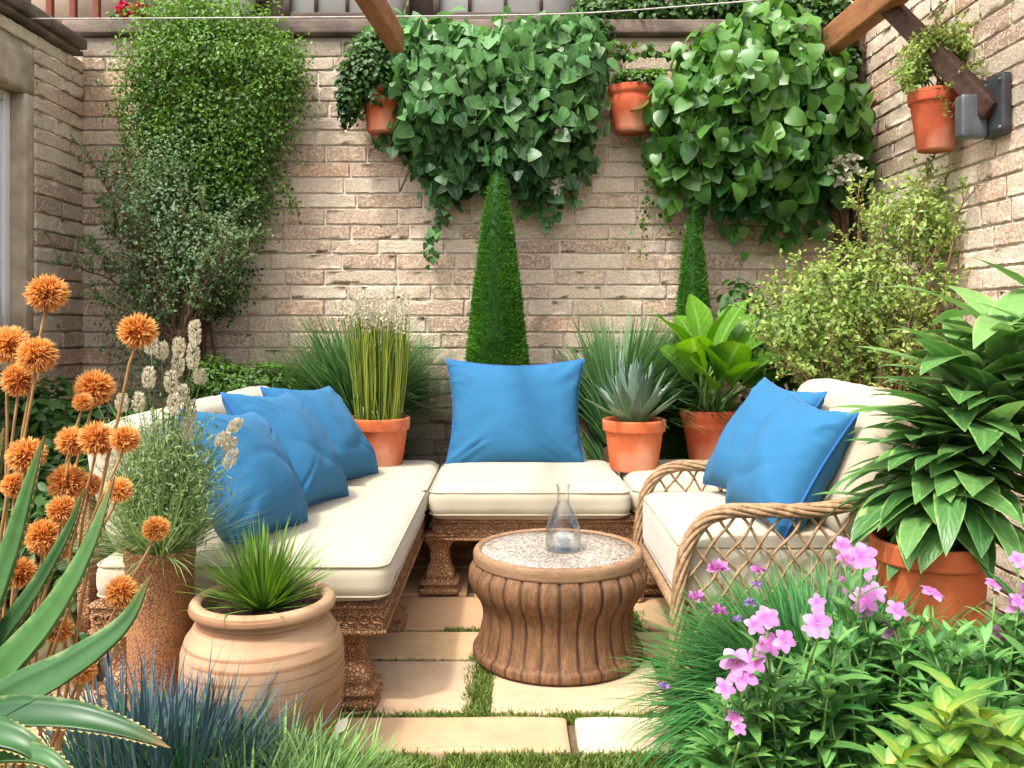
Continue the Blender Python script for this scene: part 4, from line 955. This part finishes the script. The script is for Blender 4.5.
# ---- large strap leaved plant in terracotta pot at right
c = np.array([1.405,3.02,0.]); t = thing('potted_dracaena', 'large plant with pale edged strap leaves in terracotta pot at far right', 'potted plant', c)
pot(t, c, .192, .69, M['terra'], rim_h=.11, taper=.66, seg=72)
mb, st = MB(), MB()
for k in range(9):
    a = rng.random()*6.3; b = c+np.array([.07*math.cos(a),.07*math.sin(a),.66]); e = np.array([1.61+.42*rng.random(), 2.85+.3*rng.random(), 1.10+.34*rng.random()])
    if k == 0: e = np.array([1.70,3.0,1.40])
    cv = bez(b, b+np.array([.02,0,.3]), e, 10); tube(st, cv, np.linspace(.016,.009,10), 6)
    n = 34; u = .14+.86*(np.arange(n)+.5)/n; az = np.arange(n)*2.4+rng.random()*6; ii = np.minimum(8, (u*9).astype(int)); P = cv[ii]+(cv[ii+1]-cv[ii])*(u*9-ii)[:,None]
    e_ = np.radians(np.clip(8+42*u+rng.normal(size=n)*8, 0, 50)); H = np.stack([np.cos(az), np.sin(az), 0*az],-1)
    F = H*np.cos(e_)[:,None]+np.array([0,0,1.])*np.sin(e_)[:,None]; N = -H*np.sin(e_)[:,None]+np.array([0,0,1.])*np.cos(e_)[:,None]
    leaves(mb, P, F, nrm(N+rdir(n)*.2), (.24+.1*u)*(1+.45*rng.random(n)), .094+.026*rng.random(n), 'strap', curve=.7+.9*rng.random(n)-.3*u, fold=.16, wave=.08, rnd=np.clip(.1+.55*rng.random(n)+.4*(u-.4),0,1))
mb.build('foliage', M['lf_strap'], t); st.build('stem', M['green_stem'], t)

# ---- blue-green grass mound, right foreground
c = np.array([.92,2.78,0.02]); t = thing('mounding_grass', 'big rounded blue green grass mound spilling onto the paving at right', 'grass plant', c)
mb = MB()
tuft(mb, c+np.array([0,0,.12]), 3200, (.32,.54), .0105, .2, (25,88), (.5,1.9)); tuft(mb, c+np.array([.12,.05,.14]), 2200, (.32,.56), .0105, .2, (30,88), (.3,1.5)); tuft(mb, c+np.array([-.02,-.15,.02]), 1700, (.22,.38), .0105, .2, (15,70), (.5,1.7))
mb.build('foliage', M['lf_lav'], t, smooth=False)
s = MB(); lathe(s, [(0,.2),(.1,.18),(.2,.0)], c, 16); s.build('crown', M['soil'], t)
def bud(parent, p, r_, mat='pink', n=26, name='flower'):
    m = MB(); d = rdir(n); d[:,2] = np.abs(d[:,2])*.9-.15
    leaves(m, p+d*r_*.25, nrm(d), rdir(n), r_*1.0, r_*.55, 'oval', curve=.5); return m.build(name, M[mat], parent)
st = MB()
for px, py, r_, mt in ((719,570,.03,'pink'),(759,570,.022,'pink'),(696,597,.022,'pink'),(719,612,.022,'pink'),(694,752,.02,'purple'),(750,604,.018,'purple'),(757,585,.016,'purple'),(664,687,.016,'purple'),(738,621,.016,'purple')):
    p = at(px,py,2.62); bud(t, p, r_, mt); tube(st, bez(c+np.array([0,0,.1]), (c+p)/2+np.array([0,0,.12]), p, 7), .0022, 4)
st.build('flower_stem', M['green_stem'], t)

# ---- pink flowering plants
def blossom(parent, p, r_, face):
    face = nrm(face); m = MB(); u = nrm(np.cross(face, rdir(1)[0])); v = np.cross(face, u); az = np.arange(5)*2*PI/5+rng.normal(size=5)*.06
    D = np.cos(az)[:,None]*u+np.sin(az)[:,None]*v
    leaves(m, p+D*r_*.06, nrm(D+face*.35), face, r_*(1.0+.2*rng.random(5)), r_*.78, 'paddle', curve=.75, fold=.12, wave=.15, rnd=.3+.7*rng.random(5))
    tube(m, [p-face*r_*.6, p], [r_*.05, r_*.1], 5)
    f = m.build('flower', M['pink'], parent)
    e = MB(); tube(e, [p, p+face*r_*.13], [r_*.07, r_*.03], 6); e.build('flower_eye', M['yel'], f)
def lance_stem(mbL, mbS, b, e, nl=9, L=(.09,.15), w=.27, top=True):
    mid_ = b*.4+e*.6; mid_[2] = b[2]+(e[2]-b[2])*.55; mid_[:2] = b[:2]*.75+e[:2]*.25
    cv = bez(b, mid_, e, 12); tube(mbS, cv, np.linspace(.006,.003,12), 5)
    ph = rng.random()*6
    for j in range(nl):
        u = .22+.74*j/nl; i = int(u*11); p = cv[i]+(cv[i+1]-cv[i])*(u*11-i); a = ph+j*PI/2+rng.normal()*.2
        for k in (0, PI):
            el_ = .35+.5*u+rng.normal()*.15; H = np.array([math.cos(a+k), math.sin(a+k), 0]); F = H*math.cos(el_)+np.array([0,0,math.sin(el_)]); N = -H*math.sin(el_)+np.array([0,0,math.cos(el_)])
            l = L[0]+(L[1]-L[0])*rng.random(); l *= 1.1-.35*u
            leaves(mbL, p[None], F, N, l, l*w, 'lance', curve=.3+.8*rng.random(), fold=.22, wave=.06)
    if top:
        k = 6; az = rng.random(k)*6.3; H = np.stack([np.cos(az),np.sin(az),0*az],-1); leaves(mbL, np.repeat(e[None],k,0), nrm(H*.6+np.array([0,0,.7])), nrm(-H*.7+np.array([0,0,.7])), .06+.03*rng.random(k), .018, 'lance', curve=.5, fold=.2)
FG = 'pink flowering plants in the right foreground'
groups = [
 ('pink flowering plant nearest the grass mound, its blooms in a loose diagonal', (.55,.82), [(773,622,.042),(812,615,.044),(745,635,.030),(805,640,.044),(790,645,.034),(771,655,.036),(737,660,.046),(748,655,.036),(733,677,.044),(725,684,.032),(762,640,.026),(741,714,.026),(737,724,.022),(826,612,.03),(775,632,.03)], (700,840), 2.42),
 ('pink flowering plant with the tallest packed blooms, before the terracotta pot', (.8,1.1), [(859,562,.048),(850,552,.036),(872,568,.036),(845,570,.034),(865,592,.048),(852,600,.036),(878,598,.038),(889,609,.036),(858,582,.034),(889,636,.042)], (820,925), 2.5),
 ('pink flowering plant at the right edge of the picture', (1.1,1.35), [(930,596,.04),(987,637,.044),(990,579,.034),(1015,562,.040),(1022,552,.03),(1018,585,.038),(1010,590,.03),(1020,617,.034),(1026,640,.04)], (915,1040), 2.5)]
for lab, xr, fl_, pr_, Y in groups:
    b0 = at((pr_[0]+pr_[1])/2, 700, Y); b0[2] = 0; t = thing('flowering_plant', lab, 'flowering plant', b0, FG); mbL, mbS = MB(), MB()
    for px, py, r_ in fl_:
        p = at(px,py,Y-(.25 if py > 630 and px < 840 else 0)+rng.normal()*.04); b = np.array([p[0]*.6+b0[0]*.4+rng.normal()*.05, Y+rng.normal()*.08, 0.])
        side = (px,py) in ((930,596),(990,579),(812,615))
        p = p+rng.normal(size=3)*np.array([.018,.03,.014]); blossom(t, p, r_*.78, np.array([rng.normal()*.25, -.35 if side else -.75+rng.normal()*.2, 1. if side else .65]))
        lance_stem(mbL, mbS, b, p-np.array([0,0,.035]), 8, top=False)
    for k in range(int((pr_[1]-pr_[0])*.52)):
        px = pr_[0]+(pr_[1]-pr_[0])*rng.random(); Yk = 2.25+.42*rng.random(); top = 640+110*rng.random() if px < 840 else 625+120*rng.random()
        if px < 830: top = max(top, 672+60*rng.random())
        if px < 760: top += 40*(760-px)/60
        e = at(px, top, Yk); b = e+np.append(rng.normal(size=2)*.06, 0); b[2] = 0; lance_stem(mbL, mbS, b, e, 11, (.09,.16), .31)
    mbL.build('foliage', M['lf_lance'], t); mbS.build('stem', M['green_stem'], t)
# ---- variegated plant lower right
c = at(958,760,1.98); c[2] = 0; t = thing('variegated_plant', 'yellow green variegated leafy plant in the lower right corner', 'plant', c)
mbL, mbS = MB(), MB()
for px, py in ((905,735),(925,712),(945,690),(965,700),(985,695),(1005,712),(940,735),(965,730),(990,738),(1015,740),(920,752),(900,758),(950,755),(980,758),(1020,720),(890,745),(960,675),(1005,755)):
    e = at(px, py+26, 1.96+rng.normal()*.07); b = c*.7+e*.3; b[2] = 0; b[:2] += rng.normal(size=2)*.03
    cv = bez(b, np.array([b[0],b[1],e[2]*.7]), e, 8); tube(mbS, cv, np.linspace(.006,.003,8), 5)
    n = 15; u = np.linspace(.62,1,n); az = np.arange(n)*2.4+rng.random()*6; el_ = np.radians(0+52*((u-.62)/.38)); H = np.stack([np.cos(az),np.sin(az),0*az],-1)
    ii = np.minimum(6,(u*7).astype(int)); P = cv[ii]+(cv[ii+1]-cv[ii])*(u*7-ii)[:,None]
    F = H*np.cos(el_)[:,None]+np.array([0,0,1.])*np.sin(el_)[:,None]; N = -H*np.sin(el_)[:,None]+np.array([0,0,1.])*np.cos(el_)[:,None]
    leaves(mbL, P, F, N, .085+.045*rng.random(n), .042+.010*rng.random(n), 'oval', curve=.3+.6*rng.random(n), fold=.25, wave=.08)
mbL.build('foliage', M['lf_varieg'], t); mbS.build('stem', M['green_stem'], t)

# ================================================================== LEFT FOREGROUND
# round clay pot with yucca
def clay_mat():
    m, nt, out = newmat('pale_clay')
    col = ramp(nt, tex(nt, scale=5, detail=7), [(.3, lin(156,122,92)), (.7, lin(182,150,118))])
    geo = nd(nt, 'ShaderNodeTexCoord').outputs['Object']; sp = nd(nt, 'ShaderNodeSeparateXYZ'); lk(nt, geo, sp.inputs[0])
    f = nd(nt, 'ShaderNodeMapRange'); f.inputs[1].default_value = .36; f.inputs[2].default_value = .14; lk(nt, math_(nt, 'ADD', sp.outputs[2], math_(nt, 'MULTIPLY', tex(nt, scale=6, detail=4), .08)), f.inputs[0])
    col = mixc(nt, math_(nt, 'MULTIPLY', f.outputs[0], .85), col, lin(160,92,48))
    rings = tex(nt, scale=75, detail=3, vec=(.02,.02,1))
    col = mixc(nt, ramp(nt, rings, [(.56, (0,0,0)), (.62, (.7,.7,.7))]), col, lin(134,90,60))
    p = nd(nt, 'ShaderNodeBsdfPrincipled'); lk(nt, col, p.inputs['Base Color']); p.inputs['Roughness'].default_value = .8; p.inputs['Specular IOR Level'].default_value = .25
    lk(nt, bump(nt, tex(nt, scale=110, detail=5), .3, .003, bump(nt, rings, .25, .004)), p.inputs['Normal']); lk(nt, p.outputs[0], out.inputs[0]); return m
M['clay'] = clay_mat()
c = np.array([-.79,2.86,.0]); t = thing('round_planter', 'big round pale clay pot holding a spiky green yucca', 'potted plant', c)
pr = smooth_prof([(.15,.01),(.19,.03),(.225,.11),(.25,.22),(.254,.30),(.246,.385),(.218,.435),(.196,.458),(.194,.470),(.208,.480),(.224,.490),(.224,.510),(.207,.520),(.190,.515),(.184,.49),(.19,.46)], 5)
pr[:,1] *= 1.05; mb = MB(); lathe(mb, np.vstack([[0,.01], pr]), c, 96, fn=lambda V,a: V*np.array([1,1,1])+np.stack([.0012*np.sin(V[...,2]*150)*np.cos(a)[None]+0*V[...,0], .0012*np.sin(V[...,2]*150)*np.sin(a)[None]+0*V[...,0], 0*V[...,0]],-1)); mb.build('pot', M['clay'], t)
mb = MB(); rr = np.linspace(0,.188,12); lathe(mb, [(r_, .506-.012*(r_/.188)**2) for r_ in rr], c, 48, fn=lambda V,a: V+rng.normal(size=V.shape)*np.array([.001,.001,.004])); mb.build('soil', M['soil'], t)
mb = MB(); tuft(mb, c+np.array([0,0,.504]), 300, (.18,.31), .0105, .03, (14,88), (-.2,.35), fold=.3, flat=False); mb.build('foliage', M['lf_yucca'], t)
# tall speckled pot with feathery seed heads
c = np.array([-1.165,2.98,.0]); t = thing('tall_planter', 'tall narrow speckled brown pot with feathery plant and cream seed heads', 'potted plant', c)
def speck():
    m, nt, out = newmat('speckled_clay'); v = nd(nt, 'ShaderNodeTexVoronoi', feature='F1'); v.inputs['Scale'].default_value = 170; lk(nt, nd(nt, 'ShaderNodeTexCoord').outputs['Object'], v.inputs['Vector'])
    col = ramp(nt, v.outputs['Distance'], [(.15, lin(186,136,96)), (.5, lin(140,92,58)), (.8, lin(96,60,36))])
    col = mixc(nt, ramp(nt, tex(nt, scale=5, detail=5), [(.4, (0,0,0)), (.7, (.5,.5,.5))]), col, lin(176,120,70))
    p = nd(nt, 'ShaderNodeBsdfPrincipled'); lk(nt, col, p.inputs['Base Color']); p.inputs['Roughness'].default_value = .85
    lk(nt, bump(nt, v.outputs['Distance'], -.8, .004), p.inputs['Normal']); lk(nt, p.outputs[0], out.inputs[0]); return m
mb = MB(); lathe(mb, [(0,0),(.088,0),(.092,.01),(.098,.2),(.105,.45),(.109,.625),(.113,.632),(.113,.662),(.109,.668),(.098,.668),(.094,.655),(.092,.6)], c, 64); mb.build('pot', speck(), t)
mb = MB(); lathe(mb, [(0,.645),(.05,.644),(.097,.64)], c, 24); mb.build('soil', M['soil'], t)
mb, st = MB(), MB(); tuft(mb, c+np.array([0,0,.64]), 1000, (.16,.40), .0038, .075, (15,89), (-.2,.9), kind='blade3')
for k in range(110):
    a = rng.random()*6.3; r_ = .09*rng.random()**.5; b = c+np.array([r_*math.cos(a), r_*math.sin(a), .64]); h = .22+.3*rng.random(); e = b+np.array([math.cos(a)*.16*rng.random(), math.sin(a)*.16*rng.random(), h])
    cv = bez(b, b+np.array([0,0,h*.6]), e, 6); tube(st, cv, np.linspace(.0022,.0012,6), 3, rnd=rng.random(), cap=False)
    n = 26; u = rng.random(n)*4.99; ii = u.astype(int); P = cv[ii]+(cv[ii+1]-cv[ii])*(u-ii)[:,None]; leaves(mb, P, nrm(rdir(n)+np.array([0,0,.5])), rdir(n), .022, .005, 'diamond', flat=True)
seeds = [(195,334,.060),(193,357,.062),(178,366,.05),(171,383,.055),(151,345,.055),(149,379,.05),(179,348,.04),(122,404,.045),(139,404,.045),(190,413,.06),(188,430,.055),(222,440,.035),(230,446,.04),(235,427,.035),(231,460,.045),(112,456,.05),(183,395,.045),(162,352,.04),(200,378,.035),(174,405,.045)]
for px, py, l in seeds:
    l *= 1.3; p = at(px,py,2.95+rng.normal()*.04); top = p+np.array([0,0,l*.5]); bot = p-np.array([0,0,l*.5])
    if px > 215: top = p+np.array([.012,0,l*.45]); bot = p-np.array([.012,0,l*.45])
    tube(st, bez(c+np.array([rng.normal()*.03,rng.normal()*.03,.64]), np.array([c[0]*.6+p[0]*.4, c[1], c[2]+.64+(bot[2]-.64)*.6]), bot, 9), np.linspace(.0024,.0016,9), 4)
    m = MB(); n = 220; u = rng.random(n); P = bot+(top-bot)*u[:,None]; d = rdir(n)*np.array([1,1,.3]); rr = .021*np.sin(PI*(.12+.8*u))**.7
    P = P+nrm(d)*rr[:,None]*.7; leaves(m, P, nrm(d+np.array([0,0,.9])), rdir(n), .013, .006, 'diamond', flat=True); m.build('seed_head', M['seed'], t, smooth=False)
foliage_blob(mb, 9000, [ell(165,515,40,40,2.97,.12), ell(190,480,30,40,2.97,.1), ell(140,490,30,40,2.97,.1), ell(165,455,35,40,2.97,.09)], .020, 'diamond', .28, shell=.9, up=.5, gap=.35, gf=14., rand=1.2, stray=.03, down=-.5)
mb.build('foliage', M['lf_feather'], t, smooth=False); st.build('stem', M['lf_feather'], t)

# blue fescue / lavender clump
c = at(205,790,2.42); c[2] = .02; t = thing('blue_grass', 'slate blue spiky grass clump in the lower left foreground', 'grass plant', c)
mb = MB()
for dx, dy, k in ((-.2,0,380),(-.10,.06,420),(-.02,.02,420),(.05,.05,240),(-.05,-.12,350),(-.16,-.12,300),(.05,-.14,160)):
    tuft(mb, c+np.array([dx,dy,0]), int(k*.42), ((.30,.52) if dx < -.04 else (.22,.40)), .0125, .09, (52,89), (-.1,.4), kind='lance', rb=-.1, flat=False)
mb.build('flower_spike', M['lf_fescue'], t, smooth=False); mb = MB()
for dx, dy, k in ((-.18,0,420),(-.06,.04,420),(.05,.02,320),(-.05,-.13,380),(-.16,-.13,320)): tuft(mb, c+np.array([dx,dy,.05]), k, (.16,.36), .0075, .1, (25,88), (.1,1.2))
mb.build('foliage', M['lf_lav'], t, smooth=False)
s = MB(); lathe(s, [(0,.06),(.2,.05),(.3,.0)], c, 16); s.build('crown', M['soil'], t)
# soft green mound
c = at(318,790,2.36); c[2] = .075; t = thing('feathery_mound', 'soft bright green feathery mound beside the blue grass', 'grass plant', c)
mb = MB()
for dx, dy, z, k in ((0,0,.06,900),(-.1,.04,.07,600),(.09,.02,.03,600),(0,-.14,.05,600),(-.14,-.14,.08,500),(.13,-.1,.0,400)):
    tuft(mb, c+np.array([dx,dy,z]), k, (.11,.24), .007, .09, (5,85), (.2,1.5))
mb.build('foliage', M['lf_mound'], t, smooth=False)
s = MB(); lathe(s, [(0,.1),(.12,.08),(.2,-.19)], c, 16); s.build('crown', M['soil'], t)
m = MB(); P = at(336,732,2.33); leaves(m, P[None], nrm(np.array([[.5,0,.6]])), np.array([[.2,-1,.3]]), .045, .026, 'oval', curve=.3); tag(m.build('fallen_petal', M['white_fl']), 'single white petal lying on the green mound', 'petal')

# aloe with thick leaves
def thick_leaf(mb, teeth, pts, w, th, up, rnd):
    cv = curve3(pts, 8); n = len(cv); T = nrm(np.gradient(cv, axis=0)); S = nrm(np.cross(T, up)); U = np.cross(S, T); t = np.linspace(0,1,n)
    ww = w*np.minimum(1, .8+t*.9)*np.clip((1-t**1.5), 0.01, 1)**.85; hh = th*(1-t)**.7+.002
    prof = [(-1,.85),(-.6,.1),(0,-.45),(.6,.1),(1,.85),(.66,-.35),(0,-1.2),(-.66,-.35)]
    V = np.stack([cv+S*(ww*a)[:,None]*.5+U*(hh*b)[:,None] for a, b in prof], 1); k = len(prof); idx = np.arange(n*k).reshape(n,k); j = np.roll(idx,-1,1)
    Q = np.stack([idx[:-1], idx[1:], j[1:], j[:-1]], -1).reshape(-1,4)
    mb.add(V.reshape(-1,3), Q, rnd=rnd, lu=np.tile([p[0] for p in prof], n), lv=np.repeat(t, k))
    for i in range(2, n-3):
        for sgn in (-1, 1):
            p = cv[i]+S[i]*ww[i]*.5*sgn+U[i]*hh[i]*.35; p2 = p+T[i]*.014
            mb.add([p-U[i]*.001, p2, (p+p2)/2+S[i]*.0032*sgn+T[i]*.004], None, [(0,1,2)], rnd=1., lu=1., lv=1.)
AY = 1.62
c = at(-40,770,AY); c[2] = .0; t = thing('aloe', 'big fleshy aloe with toothed edges at the lower left edge', 'succulent', c)
mb, te = MB(), MB()
def AL(pts, w, th=.018, up=(0,-.75,.65), rnd=None): thick_leaf(mb, te, [at(*p) for p in pts], w, th, np.array(up, float), rng.random() if rnd is None else rnd)
AL([(-60,760,1.62),(-10,690,1.60),(50,620,1.58),(90,550,1.58),(114,478,1.6)], .10, .02, (-.5,-.7,.5))
AL([(-60,770,1.60),(-5,710,1.54),(70,668,1.52),(125,625,1.52),(152,574,1.53)], .09, .02, (-.3,-.7,.65))
AL([(-70,740,1.60),(-10,718,1.5),(60,716,1.46),(120,728,1.45),(170,748,1.45)], .075, .016, (0,-.5,.86))
AL([(-60,760,1.66),(-20,640,1.70),(10,560,1.72),(30,490,1.72),(44,436,1.72)], .085, .02, (-.5,-.8,.2))
AL([(-60,760,1.66),(-40,620,1.74),(-18,540,1.76),(-4,470,1.76),(4,428,1.76)], .06, .02, (-.6,-.8,.1))
AL([(-70,760,1.56),(-30,735,1.44),(20,742,1.40),(60,775,1.4)], .07, .018, (0,-.5,.86))
AL([(-70,760,1.62),(-60,640,1.6),(-40,560,1.6),(-24,500,1.6)], .08)
AL([(-70,790,1.56),(-20,760,1.44),(40,757,1.38),(80,785,1.36)], .06, .016, (0,-.4,.9))
AL([(-60,770,1.64),(-10,660,1.68),(40,585,1.70),(70,530,1.70),(85,488,1.70)], .05, .016, (-.5,-.8,.3))
mb.build('foliage', M['lf_aloe'], t)
s = MB(); tube(s, [(c[0],AY,0),(c[0]-.01,AY,.3),at(-55,720,AY)+np.array([0,0,.02])], [.06,.05,.03], 10); s.build('trunk', M['bark'], t)

# orange globe flowers
G1 = [(47,293,18),(10,345,17),(37,355,17),(19,380,15),(95,388,17),(83,402,9),(138,331,17)]
G2 = [(26,455,17),(72,441,14),(97,439,16),(125,439,13),(68,483,17),(90,485,11),(119,490,12),(15,485,12),(62,510,13),(44,537,16),(58,549,12),(156,529,12)]
G3 = [(20,572,14),(58,630,13),(121,592,14),(83,670,12)]
def globe(parent, p, r_):
    n = int(800+300*rng.random()); d = rdir(n); m = MB(); tone = -.2+.65*rng.random(); d[:,2] *= .8+.3*rng.random()
    leaves(m, p+d*r_*.45, nrm(d+rdir(n)*.35), rdir(n), r_*(.46+.26*rng.random(n)), r_*.11, 'diamond', curve=.5*rng.random(n), flat=True, rnd=np.clip(tone+.3*d[:,2]+.45*rng.random(n),0,1))
    pc, Q = cube_grid(4); m.add(nrm(pc)*r_*.55+p, Q, rnd=.0, lv=0.)
    return m.build('flower_head', M['orange'], parent, smooth=False)
for lab, G, base_px, Y in (('tall orange globe flowers rising highest at the left edge', G1, (-15,900), 1.95), ('middle cluster of orange globe flowers above the aloe', G2, (-20,900), 1.9), ('low drooping orange globe flowers in front of the speckled pot', G3, (-30,880), 1.84)):
    b0 = at(base_px[0], base_px[1], Y); b0[2] = 0.; t = thing('globe_flower', lab, 'flowering plant', b0, 'orange globe flower plants'); st = MB()
    for px, py, r_ in G:
        y = Y+rng.normal()*.05; p = at(px,py,y); r3 = r_*y/FPX*1.12; globe(t, p, r3)
        b = b0+np.append(rng.normal(size=2)*.04, 0); ctl = np.array([b[0]*.62+p[0]*.38, y, p[2]*.62])
        if (px,py) == (138,331): ctl = at(95,470,y)
        cv = bez(b, ctl, p-np.array([0,0,r3*.5]), 14); cv[1:-1] += rng.normal(size=(12,3))*.002
        tube(st, cv, np.linspace(.0048,.0030,14), 6)
    st.build('stem', M['orange_stem'], t)

# dark bushes at left
for (ells_, mat, n, sz, lab, bx) in (
    ([ell(95,560,36,60,3.45,.16), ell(70,520,34,50,3.5,.16), ell(110,610,26,26,3.4,.14), ell(30,560,40,60,3.4,.2)], 'lf_mid', 2600, .05, 'dark leafy bush between the speckled pot and the left edge', (95,640,3.45)),
    ([ell(40,420,50,45,5.1,.25), ell(110,430,50,40,5.3,.25), ell(20,500,60,50,4.6,.3), ell(80,470,50,50,4.8,.3)], 'lf_mid', 2600, .07, 'shaded low shrub at the foot of the left house wall', (60,500,5.0)),
    ([ell(260,385,45,24,5.68,.15), ell(215,380,30,26,5.7,.15), ell(290,392,30,24,5.7,.12), ell(250,420,70,30,5.72,.12)], 'lf_bright', 5200, .045, 'bright green low bush behind the left bench', (250,440,5.7))):
    b = at(*bx); b[2] = 0; t = thing('leafy_shrub', lab, 'shrub', b); mb, st = MB(), MB()
    foliage_blob(mb, n, ells_, sz, 'lance' if mat == 'lf_bright' else 'oval', .35 if mat == 'lf_bright' else .6, shell=.6, up=.8, curve=.6, down=.2)
    for e_ in ells_:
        for k in range(4): tube(st, bez(b+np.append(rng.normal(size=2)*.05,0), b*.5+e_[0]*.5+np.array([0,0,.1]), e_[0]+rng.normal(size=3)*e_[1]*.5, 7), .007, 5)
    mb.build('foliage', M[mat], t); st.build('stem', M['twig'], t)
# small ferny weed on the paving at left
c = at(55,690,2.7); c[2] = 0; t = thing('feathery_weed', 'small feathery weed on the paving beside the aloe', 'plant', c); mb = MB()
tuft(mb, c, 260, (.12,.3), .004, .08, (20,85), (.1,1.), kind='blade3'); mb.build('foliage', M['lf_feather'], t)

# ================================================================== CAMERA, LIGHT
cam = bpy.data.cameras.new('camera'); co = bpy.data.objects.new('camera', cam); C.objects.link(co)
co.location = (0, 0, CAMZ); co.rotation_euler = (PI/2, 0, 0); cam.sensor_width = 36; cam.lens = 36*FPX/1024
cam.shift_y = -(384-HY)/1024; cam.clip_end = 300; cam.clip_start = .02
sc = bpy.context.scene; sc.camera = co
d = Vector((.33,.36,-.85)).normalized()
sun = bpy.data.lights.new('sun', 'SUN'); sun.energy = 3.5; sun.angle = R(3.5); sun.color = (1,.97,.92)
so = bpy.data.objects.new('sun', sun); C.objects.link(so); so.rotation_euler = d.to_track_quat('-Z', 'Y').to_euler(); so.location = (-4,-3,8)
w = bpy.data.worlds.new('World'); sc.world = w; w.use_nodes = True; nt = w.node_tree; nt.nodes.clear()
sk = nd(nt, 'ShaderNodeTexSky', sky_type='NISHITA'); sk.sun_disc = False; sk.sun_elevation = math.asin(-d.z); sk.sun_rotation = math.atan2(-d.x, -d.y)
sk.dust_density = 6.; sk.air_density = 1.
bg = nd(nt, 'ShaderNodeBackground'); bg.inputs[1].default_value = .40; hs = nd(nt, 'ShaderNodeHueSaturation'); hs.inputs['Saturation'].default_value = .5; lk(nt, sk.outputs[0], hs.inputs['Color']); lk(nt, hs.outputs[0], bg.inputs[0])
lk(nt, bg.outputs[0], nd(nt, 'ShaderNodeOutputWorld').inputs[0])
sc.view_settings.view_transform = 'Standard'; sc.view_settings.look = 'None'; sc.view_settings.exposure = 0
sc.cycles.max_bounces = 8; sc.cycles.transparent_max_bounces = 12
